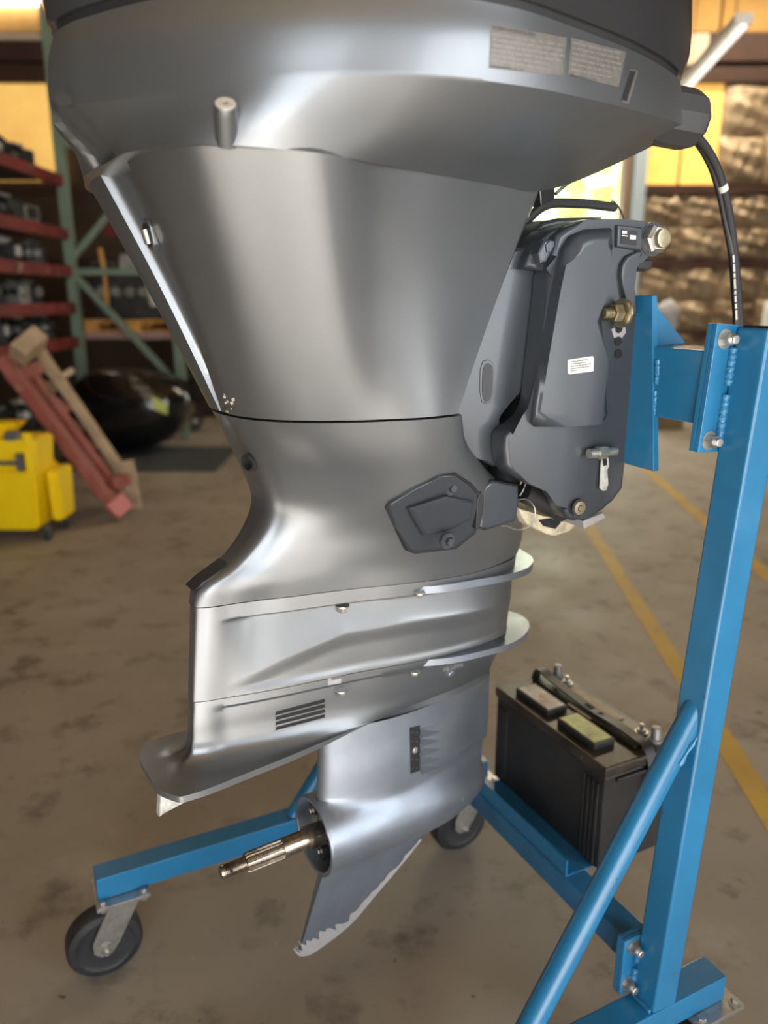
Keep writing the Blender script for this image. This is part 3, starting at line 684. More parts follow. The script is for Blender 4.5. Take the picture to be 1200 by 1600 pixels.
near_prism('raised_web', raised, NB+.022, .024, .019, casting, cb, 6)
near_prism('arch_rib', z4([(866, 318), (838, 337), (823, 370), (821, 415), (831, 455), (842, 492), (845, 560), (806, 575), (798, 505), (784, 450), (776, 400), (783, 352), (806, 318), (850, 298), (866, 300)]), NB+.008, .01, .004, casting, cb)
near_prism('name_plate_pad', z4([(762, 190), (866, 200), (862, 300), (760, 282)]), NB+.006, .008, .003, casting, cb)
pl = near_prism('serial_plate', z4([(777, 208), (842, 217), (838, 276), (774, 268)]), NB+.0068, .001, 0, black, cb)
for q in ([(780, 214), (800, 216), (799, 228), (779, 226)], [(812, 232), (838, 235), (836, 252), (811, 250)], [(778, 232), (803, 235), (803, 239), (778, 236)]):
    near_prism('plate_print', z4(q), NB+.0073, .0005, 0, white_lbl, pl)
sticker = near_prism('warning_sticker', z4([(556, 752), (656, 737), (661, 742), (660, 798), (656, 801), (559, 813), (553, 808), (552, 757)]), NB+.0227, .0008, 0, white_lbl, cb)
for i, w in enumerate((.8, .7, .95, .95, .3)):
    y0 = 758+i*9.5; q = z4([(565, y0+2), (565+88*w, y0+2-12*w), (565+88*w, y0+5-12*w), (565, y0+5)])
    word_bars('sticker_text', q, ink, sticker, lambda x, y: s_n(x, y, NB+.0232), i+40)
# upper stud with washer, locating holes, lower stud
for i, (a, b_) in enumerate(((765, 622), (762, 675), (763, 727))):
    p = s_n(*z4([(a, b_)])[0], NB+.0012); B().lathe(p, SN, [(0, .0068), (.0008, .0068), (.0009, .006)], 18).obj('locating_hole', dark, cb)
near_prism('scraped_land', z4([(735, 625), (790, 600), (795, 640), (775, 665), (745, 660)]), NB+.001, .001, 0, bare, cb)
p = s_n(*z4([(757, 558)])[0], NB+.016); B().lathe(p+SF*.012, -SF, [(0, .0205), (.004, .0205), (.006, .018)], 24).bolt(p+SF*.006, -SF, .0135, .014, False, .020, .008).obj('transom_bolt', brass, cb)
p = s_n(*z4([(692, 1138)])[0], NB+.012); B().cyl(p+SF*.028, p-SF*.024, .0072, 14).lathe(p+SF*.008, -SF, [(0, .0105), (.016, .0105)], 6).obj('transom_bolt', zinc, cb)
near_prism('bolt_slot', z4([(694, 1165), (722, 1160), (726, 1195), (716, 1210), (722, 1270), (715, 1296), (700, 1299), (687, 1288), (690, 1230)]), NB+.0065, .002, .0005, anode_tab, cb)
near_prism('slot_hole', z4([(698, 1165), (716, 1165), (716, 1192), (702, 1195)]), NB+.0072, .001, 0, dark, cb)
# tilt tube nut
p = s_n(*z4([(905, 250)])[0], NB); B().lathe(p-SN*.004, SN, [(0, .024), (.005, .024)], 28).obj('tilt_tube_washer', casting, cb)
B().lathe(p, SN, [(0, .0215), (.012, .0215), (.014, .019), (.017, .017), (.0175, .0145)], 6).obj('tilt_tube_nut', zinc, cb)
B().bolt(p+SN*.010, SN, .014, .003, False, .012, .0135).obj('tilt_tube_end', brass, cb)
near_prism('clamp_pad', z4([(842, 345), (866, 332), (912, 334), (905, 372), (880, 384), (850, 376)]), NB-.004, .03, .004, black, cb)
# hinge bolt at the lower corner
p = s_n(*z4([(597, 1368)])[0], NB+.005)
B().lathe(p, SN, [(0, .0135), (.002, .0135), (.0021, .012)], 24).obj('bolt_recess', black, cb)
B().lathe(p+SN*.001, SN, [(0, .0112), (.003, .0105), (.0034, .0048), (.001, .0045)], 24).bolt(p+SN*.002, SN, .0045, .003, False).obj('hinge_bolt', brass, cb)
near_prism('anode_block', z4([(615, 1425), (700, 1390), (712, 1412), (622, 1458)]), NB-.004, .05, .002, bare, cb)
an = near_prism('anode_bar', z4([(350, 1370), (400, 1388), (450, 1415), (520, 1400), (610, 1425), (560, 1470), (500, 1488), (470, 1482), (385, 1440), (362, 1405)]), NB-.06, .28, .004, anode, om)
near_prism('anode_hollow', z4([(430, 1420), (480, 1412), (525, 1430), (500, 1458), (450, 1445)]), NB-.0592, .001, 0, dark, an)
# far clamp bracket
V = []; nb2 = 2*-1.094-NB
B().prism([s_n(x, y, NB)+SN*(nb2-NB) for x, y in flange], SN*.034, .006).obj('clamp_bracket', casting, om, 40)
B().cyl(S(.868, -1.30, 1.445), S(.868, -.93, 1.445), .017, 20).obj('tilt_tube', casting, om)
# swivel bracket between the clamps
KS = -.942
sw = z4([(250, 300), (390, 285), (374, 372), (440, 382), (446, 445), (430, 560), (412, 640), (370, 880), (352, 912), (262, 968), (250, 1000), (252, 1060), (272, 1110), (276, 1190), (250, 1200), (190, 1168), (110, 1140), (80, 1130), (70, 1040), (120, 800), (180, 560)])
sb = near_prism('swivel_bracket', sw, KS, .06, .007, casting, om)
near_prism('swivel_arch', z4([(374, 372), (390, 322), (430, 262), (490, 212), (560, 182), (650, 164), (700, 160), (700, 180), (600, 200), (545, 225), (500, 262), (480, 318), (466, 382), (440, 382)]), KS+.02, .05, .006, casting, sb)
near_prism('arch_rear', z4([(330, 285), (400, 225), (450, 180), (520, 160), (700, 156), (700, 185), (520, 190), (450, 235), (400, 285)]), KS-.03, .16, .006, casting, sb)
near_prism('pad_slot', z4([(186, 880), (188, 790), (200, 758), (222, 752), (242, 765), (247, 800), (243, 900), (232, 930), (212, 938), (194, 928)]), KS+.0012, .003, .001, casting, sb)
near_prism('pad_slot_recess', z4([(196, 880), (198, 800), (208, 772), (222, 766), (238, 778), (241, 810), (238, 895), (228, 922), (212, 930), (200, 920)]), KS+.0018, .001, 0, boot_m, sb)
near_prism('grease_lever', z4([(430, 310), (455, 255), (490, 248), (502, 262), (490, 300), (465, 350), (440, 352)]), KS+.035, .03, .004, casting, sb)
near_prism('lever_pad', z4([(462, 275), (478, 255), (498, 258), (496, 280), (480, 305), (466, 305)]), KS+.037, .004, .001, casting, sb)
# tilt rams, thrust bar, and a black block painting in the gap's shade
B().cyl(S(.72, -1.02, 1.06), S(.80, -1.02, 1.38), .03, 20).obj('tilt_ram', black, om)
B().cyl(S(.69, -1.17, 1.06), S(.78, -1.17, 1.38), .03, 20).obj('tilt_ram', black, om)
B().prism([s_n(x, y, -1.03) for x, y in z4([(330, 300), (520, 250), (480, 900), (430, 1000), (420, 1200), (300, 1220), (285, 1000)])], -SN*.10).obj('gap_shade_block', dark, om)
B().cyl(s_n(818, 768, -.96), s_n(880, 800, -.96), .017, 16).obj('thrust_bar', black, om)
B().tube([m_y(x, y, .15) for x, y in ((806, 782), (822, 780), (836, 796), (832, 818), (812, 828), (790, 822), (783, 822))], .0011, 6).obj('wire_loop', zinc, om)
B().tube([m_y(x, y, .15) for x, y in ((812, 775), (818, 765), (822, 752))], .0011, 6).obj('wire_loop', zinc, om)
# aft edge details: drain opening and small screws
B().lathe(m_y(390, 722, .03), -MF*.93+MN*.37, [(-.012, .0125), (.004, .0125), (.0042, .0098), (-.008, .0095), (-.008, 0)], 20).obj('pilot_outlet', black, om)
p, n_ = hit(324, 580, ['apron']); B().lathe(p, n_, [(-.001, .004), (.0015, .0035)], 12).obj('apron_screw', zinc, om)
chip = mat('chipped_primer', (.55, .5, .42), .8); rc = random.Random(5)
for k in range(9):
    x, y, w = 357+rc.gauss(0, 5), 628+rc.gauss(0, 7), rc.uniform(1, 3.2)
    decal('paint_chip', [(x-w, y-w*.4), (x+w*.5, y-w), (x+w, y+w*.6), (x-w*.3, y+w)], ['apron', 'midsection'], chip, om, 1, 1)
# ================================================================== the blue stand
es = things('engine_stand', S(.55, -1.09, 0), 'blue welded steel engine stand on four casters holding the motor', 'engine stand')
ZB, ZTp = .1892, .24; TW = .0254
def beam(name, c, half, m=blue, bev=.004, parent=es, ax=STA): return B().box(c, ax, half, bev, 2).obj(name, m, parent)
legs = {}
for nm, nc in (('near', -.732), ('far', -1.4575)):
    legs[nm] = beam('base_leg', S(.543, nc, (ZB+ZTp)/2), (.470, TW, (ZTp-ZB)/2), blue)
    lean = math.atan(.0645); u = SF*math.cos(lean)-ZZ*math.sin(lean); w = SF*math.sin(lean)+ZZ*math.cos(lean)
    L = 1.086; p0 = S(.842+TW, nc, ZTp-.001)
    po = B().box(p0+w*L/2, (u, SN, w), (TW, TW, L/2), .005, 3).obj('post', blue, es)
    B().box(p0+w*(L+.001), (u, SN, w), (TW-.006, TW-.006, .002)).obj('post_cap', dark, po)
    pb = S(.50, nc, ZTp-.008); pt = S(.898, nc, .778)
    if nm == 'near': pb = S(.563, nc, .232); pt = S(.897, nc, .782)
    B().cyl(pb, pt, .019, 28).obj('brace_tube', blue, es)
    dv = (pt-pb)/np.linalg.norm(pt-pb); q = pt-dv*.045
    for sgn in (1, -1):
        B().tube([q-dv*.055+SN*sgn*.0195, q-dv*.02+SN*sgn*.020+SF*.003, q+SN*sgn*.017+SF*.012, q+dv*.045+SF*.004], lambda t: .003+.0012*math.sin(t*25), 8).obj('weld_bead', weld, po)
    B().box(p0+SF*-.027+ZZ*.003, STA, (.003, .02, .004), .002).obj('weld_bead', weld, po)
    # mounting plates with bolts (lower and upper)
    sgn = -1 if nm == 'near' else 1
    for zc, hh, f0, f1 in ((.298, .054, .817, .905), (1.240, .087, .870, .962)):
        for k in (0, 1):
            cpl = S((f0+f1)/2, nc+sgn*(TW+.004+k*.0085), zc)
            sl = (u, SN, w) if zc > 1 else STA
            pl_ = B().box(cpl, sl, ((f1-f0)/2, .004, hh), .0012).obj('mounting_plate', blue, es)
        for dz in (hh-.018, -hh+.018):
            q = S(f0+.018, nc+sgn*TW, zc)+w*dz
            B().bolt(q, SN*-sgn, .0095, .011, True, .010, .0066).obj('bolt', zinc, es)
        for z0_, z1_ in ((hh-.030, .006), (-.006, -hh+.022)):
            pts = [S(.842+.0645*(zc+dz-ZTp)-.0015, nc+sgn*(TW-.0025), zc+dz) for dz in (z0_, (z0_+z1_)/2, z1_)]
            B().tube(pts, lambda t: .0058+.0009*math.sin(t*38), 10, 14).obj('weld_bead', weld, po)
# crossbeams
na, nb = -.732-TW-.012, -1.4575+TW+.012
beam('cross_beam', S(.883, (na+nb)/2, .285), (TW, (na-nb)/2, TW), blue_dk)
beam('cross_beam', S(.912, (na+nb)/2, 1.243), (.036, (na-nb)/2, .051), blue)
lean = math.atan(.0645); u = SF*math.cos(lean)-ZZ*math.sin(lean); w = SF*math.sin(lean)+ZZ*math.cos(lean)
tp = [S(.8725, -.876, 1.366), S(.8725, -1.312, 1.366), S(.8725, -1.345, 1.122), S(.8725, -.842, 1.112)]
B().prism(tp, SF*.011, .001, 1, False).obj('transom_plate', blue, es)
for n_ in (-.880, -1.30):
    B().prism([S(.883, n_, 1.355), S(.883, n_, 1.292), S(.955, n_, 1.296)], -SN*.009, .001, 1).obj('gusset', blue, es)
for dz in (0.01, -.035):
    B().tube([S(.8775, -.858, 1.245+dz+.02), S(.8775, -.856, 1.245+dz), S(.8775, -.856, 1.245+dz-.015)], lambda t: .0045+.0008*math.sin(t*30), 8).obj('weld_bead', weld, es)
# battery shelf angle and its oily top
ang = B().box(S(.862, -1.11, .330), STA, (.002, .155, .0175)).box(S(.876, -1.11, .3125), STA, (.016, .155, .002)).obj('shelf_angle', blue, es)
B().box(S(.985, -1.11, .3122), STA, (.105, .155, .0016)).obj('battery_tray', blue_dk, es)
# casters
def caster(f0, n0):
    c = B().box(S(f0, n0, .1845), STA, (.052, .0485, .0042), .001).obj('caster', zinc, es)
    for df in (-.04, .04):
        for dn in (-.038, .038):
            B().bolt(S(f0+df, n0+dn, .189), ZZ, .0075, .007).obj('plate_bolt', zinc, c); B().bolt(S(f0+df, n0+dn, .180), -ZZ, .0075, .007, False).obj('plate_bolt', zinc, c)
    ctr = S(f0-.042, n0, .076)
    B().lathe(ctr-SN*.0245, SN, [(0, .030), (.004, .030), (.004, .052), (0, .058), (.003, .071), (.009, .0755), (.0245, .076), (.040, .0755), (.046, .071), (.049, .058), (.045, .052), (.045, .030), (.049, .030)], 56).obj('wheel', rubber, c)
    B().lathe(S(f0, n0, .162), ZZ, [(0, .030), (.018, .034), (.02, .03)], 24).obj('swivel_race', zinc, c)
    for sg in (1, -1):
        k = n0+sg*.030
        B().prism([S(f0+.036, k, .176), S(f0-.026, k, .176), S(f0-.066, k, .094), S(f0-.066, k, .070), S(f0-.052, k, .057), S(f0-.032, k, .059), S(f0-.014, k, .084)], -SN*.004, .001, 1).obj('fork_arm', zinc, c)
    B().box(S(f0, n0, .166), STA, (.028, .032, .002)).obj('fork_crown', zinc, c)
    B().cyl(ctr-SN*.032, ctr+SN*.032, .006, 12).bolt(ctr+SN*.0305, SN, .0095, .008, True, .009, .0055).bolt(ctr-SN*.0305, -SN, .0095, .008).obj('axle_bolt', zinc, c)
for f0, n0 in ((.120, -1.4575), (.982, -1.4575), (.120, -.732), (.985, -.732)): caster(f0, n0)
# ================================================================== battery on the cross beam
bt = things('battery', S(1.005, -1.11, .312), 'black car battery with a carry strap on the blue cross beam', 'battery')
bf0, bf1, bn0, bn1, bz0, bz1 = .922, 1.092, -1.285, -.938, .3145, .535
fc, nc_ = (bf0+bf1)/2, (bn0+bn1)/2
case = B().box(S(fc, nc_, (bz0+.515)/2), STA, ((bf1-bf0)/2, (bn1-bn0)/2, (.515-bz0)/2), .007, 2).obj('case', plastic, bt)
for n_ in (bn0+.014, bn0+.024, bn0+.034, bn0+.044, bn1-.014, bn1-.026, bn1-.038, bn1-.050):
    B().box(S(bf0-.0008, n_, .41), STA, (.004, .0026, .088), .001).obj('case_rib', plastic, case)
oily = mat('oily_battery_top', (.03, .024, .017), .42, 0, .1, var=.6, vscale=16, spots=[(30, .62, .68, (.10, .075, .05))])
B().box(S(fc, nc_, .525), STA, ((bf1-bf0)/2+.003, (bn1-bn0)/2+.003, .0115), .005, 2).obj('lid', oily, bt)
yel = mat('torn_paper_label', (.75, .72, .64), .6, col2=(.45, .38, .28), vscale=35, spots=[(26, .60, .63, (.55, .2, .08))])
grn = mat('lime_label', (.55, .66, .08), .4, col2=(.25, .2, .11), vscale=18)
for n_, lm in ((-1.185, yel), (-1.045, grn)):
    cp = B().box(S(.965, n_, .5435), STA, (.026, .055, .0075), .003).obj('vent_cap', plastic, bt)
    B().box(S(.965, n_, .5513), STA, (.021, .050, .0004)).obj('cap_label', lm, cp)
B().box(S(1.03, -1.11, .538), STA, (.020, .15, .004), .002).obj('raised_rail', oily, bt)
pale_l = mat('aged_beige_label', (.5, .42, .32), .6, var=.2, vscale=40)
B().box(S(1.062, -1.13, .5385), STA, (.012, .075, .001)).obj('spec_label', pale_l, bt)
B().box(S(1.012, -1.115, .5405), STA, (.006, .035, .001)).obj('spec_label', pale_l, bt)
V = []
strap = [S(1.03, bn0-.004, .44), S(1.03, bn0-.006, .525), S(1.03, bn0+.010, .560), S(1.03, bn0+.05, .556), S(1.03, nc_, .5475), S(1.03, bn1-.05, .550), S(1.03, bn1-.008, .545), S(1.03, bn1+.008, .515), S(1.03, bn1+.008, .44)]
P = spline(np.array(strap), 6); V = []; Fc = []
for i, p in enumerate(P):
    t = P[min(i+1, len(P)-1)]-P[max(i-1, 0)]; t /= np.linalg.norm(t); nn = np.cross(t, SF); nn /= np.linalg.norm(nn)
    V += [p-SF*.011-nn*.0015, p+SF*.011-nn*.0015, p+SF*.011+nn*.0015, p-SF*.011+nn*.0015]
for i in range(len(P)-1):
    a = i*4; Fc += [(a+k, a+(k+1) % 4, a+4+(k+1) % 4, a+4+k) for k in range(4)]
st = mk('carry_strap', V, Fc, plastic, bt, 40)
for n_ in (-1.19, -1.15, -1.11, -1.07, -1.03):
    B().box(S(1.03, n_, .5495), STA, (.005, .011, .0006)).obj('strap_slot', dark, st)
for n_ in (-1.262, -.965):
    t = B().lathe(S(1.070, n_, .536), ZZ, [(0, .014), (.006, .014), (.008, .0095), (.030, .0085), (.031, .006)], 20).obj('terminal_post', mat('lead_grey', (.32, .32, .33), .45, .6) if 'lead_grey' not in MATS else MATS['lead_grey'], bt)
    B().cyl(S(1.068, n_+(.035 if n_ < -1.1 else -.035), .536), S(1.068, n_+(.035 if n_ < -1.1 else -.035), .556), .0042, 12).bolt(S(1.068, n_+(.035 if n_ < -1.1 else -.035), .538), ZZ, .009, .006).obj('terminal_stud', zinc, bt)
B().box(S(fc, bn1+.003, .505), STA, (.06, .004, .004), .002).obj('strap_hook', plastic, bt)
# blue cup standing behind the lower unit
cupm = mat('royal_blue_plastic', (.015, .03, .32), .3)
cp_ = at_z(752, 1180, .24); cpos = S(.955, -1.455, .2405)
cup = things('blue_cup', cpos, 'small royal blue plastic cup on the far stand leg behind the gearcase', 'cup')
B().lathe(cpos, ZZ, [(0, 0), (0, .026), (.085, .036), (.088, .037), (.088, .035), (.004, .025), (.004, 0)], 32, cap=False).obj('cup_wall', cupm, cup)
B().lathe(cpos+ZZ*.03, ZZ, [(0, 0), (0, .027), (.002, .027), (.002, 0)], 24, cap=False).obj('cup_residue', mat('brown_residue', (.2, .1, .04), .5), cup)
# ================================================================== background things
green_m = mat('sage_green_rack_steel', (.17, .235, .17), .5, 0, 0, var=.12, vscale=4)
red_m = mat('red_rack_steel', (.17, .022, .018), .5, 0, 0, var=.25, vscale=4, spots=[(9, .64, .68, (.38, .31, .28))])
deckm = mat('grey_steel_deck', (.09, .08, .07), .7)
XR, XL, YF = -2.10, -2.98, 7.9
rk = things('pallet_rack', (-2.6, 6.2, 0), 'tall pallet rack with sage green frame and red beams full of engines', 'pallet rack')
def up(x, y, h=5.0): B_(x-.045, x+.045, y-.04, y+.04, 0, h).obj('upright', green_m, rk)
p1x = at_y(110, 400, YF)[0]; p2x = at_y(283, 590, YF)[0]
up(p1x, YF); up(p2x, YF); up(p1x, 4.2, 5.0); up(p2x, 4.2, 0.05+4.9) if False else None
for (za, zb) in ((.5, 1.62), (1.62, 1.62), (1.72, 2.75), (2.75, 2.75), (2.85, 3.9)):
    a, c = V3(p1x, YF, zb), V3(p2x, YF, za)
    if za == zb: B_(p1x, p2x, YF-.025, YF+.025, za-.03, za+.03).obj('horizontal_strut', green_m, rk)
    else:
        if za > 1.7: a, c = V3(p1x, YF, za), V3(p2x, YF, zb)
        d = (c-a); L = np.linalg.norm(d); d /= L; B().box((a+c)/2, (d, V3(0, 1, 0), np.cross(d, V3(0, 1, 0))), (L/2, .022, .028)).obj('diagonal_strut', green_m, rk)
levels = (.22, .98, 1.30, 1.64, 1.98, 2.45)
for z in levels:
    if z > .5: B_(p1x-.03, p1x+.02, 3.9, YF, z-.07, z+.03).obj('beam', red_m, rk, smooth=False)
    B_(p1x-1.3, p1x-.03, 3.9, YF, z-.01, z+.012).obj('shelf_deck', deckm, rk, smooth=False)
    B_(p1x-1.35, p1x-1.3, 3.9, YF, z-.07, z+.03).obj('beam', red_m, rk, smooth=False)
B_(p1x-.02, p2x+.6, YF+1.0, YF+1.05, 2.02, 2.16).obj('beam', red_m, rk, smooth=False)
B_(p1x-.02, p2x+.3, YF+.1, YF+1.05, .98, 1.04).obj('shelf_deck', mat('pink_grey_shelf', (.32, .2, .18), .6), rk, smooth=False)
# pallet on the end shelf
or_m = mat('orange_pallet_wood', (.55, .27, .06), .7, var=.25, vscale=5)
pa = things('wooden_pallet', (p1x+.52, YF+.5, 1.04), 'orange wooden pallet on the rack shelf under the grey engine', 'pallet')
for y in (YF+.16, YF+.5, YF+.85):
    for x in (p1x+.1, p1x+.52, p1x+.95): B_(x-.07, x+.07, y-.05, y+.05, 1.062, 1.142).obj('block', or_m, pa, smooth=False)
for y in (YF+.16, YF+.36, YF+.62, YF+.85): B_(p1x+.02, p1x+1.04, y-.05, y+.05, 1.142, 1.166).obj('board', or_m, pa, smooth=False)
for y in (YF+.16, YF+.85): B_(p1x+.02, p1x+1.04, y-.05, y+.05, 1.041, 1.062).obj('board', or_m, pa, smooth=False)
# engines: one prototype per kind, copied
eng_d = mat('oily_black_engine', (.028, .026, .024), .5, .3, var=.5, vscale=10, spots=[(14, .66, .70, (.35, .33, .30))])
eng_g = mat('grey_alloy_engine', (.30, .29, .26), .5, .5, var=.4, vscale=9)
eng_w = mat('white_engine_cover', (.62, .60, .54), .5, var=.2, vscale=6)
def engine(kind):
    m1, m2 = ((eng_d, eng_g), (eng_g, eng_d), (eng_d, eng_w))[kind]
    r = things('spare_engine', (0, 0, 0), '', 'engine')
    B().box((0, 0, .10), XYZ, (.14, .11, .10), .015).obj('block', m1, r)
    for k in range(3): B().cyl((-.09+.09*k, -.10, .12), (-.09+.09*k, -.155, .13), .035, 14).obj('cylinder_head', m2, r)
    B().lathe((0, 0, .20), ZZ, [(0, .05), (.02, .05), (.022, .085), (.04, .09), (.045, .03), (.06, .025)], 24).obj('flywheel', m2, r)
    B().tube([(.13, -.05, .05), (.17, -.10, .12), (.12, -.13, .2), (.02, -.12, .22)], .014, 8, 4).obj('hose', m1, r)
    B().box((-.13, .02, .13), XYZ, (.04, .05, .05), .01).obj('starter', m2, r)
    return r
protos = [engine(k) for k in range(3)]; first = [True]*3; cnt = 0
rs = random.Random(11)
tier = {.22: 'bottom', .98: 'second', 1.30: 'third', 1.64: 'fourth', 1.98: 'fifth', 2.45: 'sixth', 3.05: 'topmost'}
kn = ('black engine with grey heads', 'grey alloy engine', 'black engine with white heads')
def put_engine(kind, loc, rz, sc, label, grp):
    o = protos[kind] if first[kind] else copy_tree(protos[kind]); first[kind] = False
    o.location = tuple(loc); o.rotation_euler = (0, 0, rz); o.scale = (sc, sc, sc); o['label'] = label; o['category'] = 'engine'; o['group'] = grp
ordn = ('nearest', 'second', 'third', 'fourth', 'fifth', 'sixth', 'seventh', 'farthest')
for z in levels:
    for i in range(7):
        y = 4.9+i*.45+rs.uniform(-.03, .03); kind = rs.choice((0, 0, 1, 2)); sc = .98 if z not in (.98, 1.30, 1.64) else .9
        put_engine(kind, (p1x-.28+rs.uniform(-.05, .04), y, z+.013), rs.uniform(-.25, .25)+rs.choice((0, 3.14)), sc, '%s on the %s red shelf, %s from the front' % (kn[kind], tier[z], ordn[i]), 'spare engines on the rack shelves')
# larger engine on the pallet behind the frame, and a chain of parts
ge = things('spare_engine', (p1x+.5, YF+.5, 1.166), 'large grey engine strapped on the orange pallet', 'engine', 'spare engines on the rack shelves')
B().box((p1x+.45, YF+.5, 1.45), XYZ, (.36, .26, .28), .03).obj('block', eng_d, ge)
B().box((p1x+.62, YF+.26, 1.72), XYZ, (.20, .14, .07), .02).obj('manifold', eng_g, ge)
B().cyl((p1x+.72, YF+.22, 1.30), (p1x+.66, YF+.22, 1.72), .055, 14).obj('exhaust_pipe', eng_w, ge)
for k in range(4): B().cyl((p1x+.2+.14*k, YF+.24, 1.42), (p1x+.2+.14*k, YF+.18, 1.44), .05, 14).obj('cylinder_head', eng_g, ge)
B().tube([(p1x+.22, YF+.2, 1.85), (p1x+.25, YF+.18, 1.6), (p1x+.24, YF+.2, 1.3)], .022, 8, 4).obj('hose', or_m, ge)
for i, x in enumerate((.1, .5, .9)):
    put_engine((0, 1, 0)[i], (p1x+x, YF+.5, 0), .1*i, .9, ['black engine on the floor beside the rack post', 'grey engine on the floor under the pallet shelf', 'black engine on the floor at the far rack foot'][i], 'engines on the floor under the rack')
# dark backdrop clutter: crates stacked behind the rack
crm = mat('dark_tarred_crate', (.035, .03, .025), .8, var=.5, vscale=5)
def crate(x, y, z, s, label):
    r = things('storage_crate', (x, y, z), label, 'crate', 'dark crates against the back wall')
    for k in range(4): B_(x-s, x+s, y-s*.6, y-s*.6+.02, z+k*s*.45+.01, z+k*s*.45+s*.4).obj('slat', crm, r, smooth=False)
    for sx in (-1, 1):
        B_(x+sx*s-.02, x+sx*s+.02, y-s*.6-.02, y-s*.6, z, z+s*1.82).obj('corner_post', crm, r, smooth=False)
        for k in range(4): B_(x+sx*(s-.01)-.01, x+sx*(s-.01)+.01, y-s*.58, y+s*.6, z+k*s*.45+.01, z+k*s*.45+s*.4).obj('slat', crm, r, smooth=False)
    B_(x-s+.02, x+s-.02, y-s*.55, y+s*.6, z, z+s*.05).obj('bottom', crm, r, smooth=False)
    B_(x-s, x+s, y-s*.6, y+s*.6, z+s*1.8, z+s*1.86).obj('lid', crm, r, smooth=False)
for i, (x, z) in enumerate(((-1.95, 0), (-.93, 0), (.09, 0), (-1.95, .876), (-.93, .876), (-1.95, 1.752))):
    crate(x, 9.6, z, .47, ['dark slatted crate on the floor right of the rack', 'middle dark slatted crate on the floor at the back', 'rightmost dark slatted crate on the floor at the back',
        'dark slatted crate second in the tallest stack', 'dark slatted crate on top of the two-high stack', 'topmost dark slatted crate of the tallest stack'][i])
# black engine cowling lying on the floor
ck = things('engine_cowling', at_z(205, 706, 0)*V3(1, 1, 0), 'big glossy black engine cowling with a lime stripe lying on the floor', 'cowling')
cx, cy = at_z(205, 706, 0)[:2]; bm = bmesh.new(); bmesh.ops.create_uvsphere(bm, u_segments=28, v_segments=16, radius=1)
for v in bm.verts:
    c = v.co.copy(); q = (abs(c.x)**3+abs(c.y)**3+abs(c.z)**3)**(-1/3); c = c*q*.9
    v.co = Vector((cx+c.x*.62+.12*c.z, cy+.12+c.y*.45, max(0, .36+c.z*.42*(1-.25*c.x))))
gbk = mat('gloss_black_cowl', (.006, .006, .007), .18, 0, .4)
B().from_bm(bm).obj('shell', gbk, ck, 60); bm.free(); surf_add(ck.children[0])
decal('lime_decal', [(236, 618), (262, 632), (262, 648), (240, 640)], ['shell'], mat('lime_decal', (.5, .55, .12), .5), ck, 4, 3, .004)
decal('grey_decal', [(200, 580), (240, 612), (236, 632), (205, 602)], ['shell'], mat('grey_decal', (.16, .14, .12), .5), ck, 4, 3, .004)
# yellow mop bucket
ym = mat('yellow_bucket_plastic', (.90, .62, .0), .45, var=.05, vscale=5)
bpx = at_z(42, 835, 0); X0 = V3(bpx[0]-.02, bpx[1], 0)
mb = things('mop_bucket', X0, 'bright yellow mop bucket with wringer and grey casters on the floor', 'mop bucket')
def frus(z0, z1, w0, d0, w1, d1, m, name, bev=.02, ox=0, oy=0):
    bm = bmesh.new(); a = [bm.verts.new((X0[0]+ox+sx*w0, X0[1]+oy+sy*d0, z0)) for sx, sy in ((-1,-1),(1,-1),(1,1),(-1,1))]; c = [bm.verts.new((X0[0]+ox+sx*w1, X0[1]+oy+sy*d1, z1)) for sx, sy in ((-1,-1),(1,-1),(1,1),(-1,1))]
    bm.faces.new(a[::-1]); bm.faces.new(c)
    for i in range(4): bm.faces.new((a[i], a[(i+1) % 4], c[(i+1) % 4], c[i]))
    bmesh.ops.bevel(bm, geom=bm.edges[:], offset=bev, segments=2, affect='EDGES'); o = B().from_bm(bm).obj(name, m, mb); bm.free(); return o
frus(.07, .42, .165, .16, .19, .19, ym, 'tub')
frus(.42, .60, .185, .13, .20, .14, ym, 'wringer', .015, 0, -.02)
frus(.60, .68, .05, .06, .14, .09, ym, 'wringer_hood', .015, -.06, 0)
B_(X0[0]+.15, X0[0]+.185, X0[1]-.17, X0[1]-.14, .35, .64).obj('wringer_post', ym, mb)
frus(.10, .40, .03, .10, .035, .11, ym, 'side_caddy', .01, .235, .05)
gm = mat('grey_hardware', (.12, .13, .15), .45, .4)
B().cyl((X0[0]-.2, X0[1]-.185, .47), (X0[0]+.14, X0[1]-.185, .475), .012, 12).obj('press_bar', gm, mb)
for dx in (-.12, .12): B_(X0[0]+dx-.016, X0[0]+dx+.016, X0[1]-.20, X0[1]-.165, .43, .53).obj('bar_bracket', gm, mb)
B_(X0[0]+.04, X0[0]+.10, X0[1]-.17, X0[1]-.1, .60, .645).obj('latch', gm, mb)
for dx in (-.12, .20):
    for dy in (-.12, .14):
        B().lathe((X0[0]+dx-.012, X0[1]+dy, .035), V3(1, 0, 0), [(0, .02), (0, .033), (.004, .035), (.02, .035), (.024, .033), (.024, .02)], 20).obj('caster_wheel', rubber, mb)
        B_(X0[0]+dx-.015, X0[0]+dx+.015, X0[1]+dy-.012, X0[1]+dy+.012, .03, .085).obj('caster_fork', gm, mb)
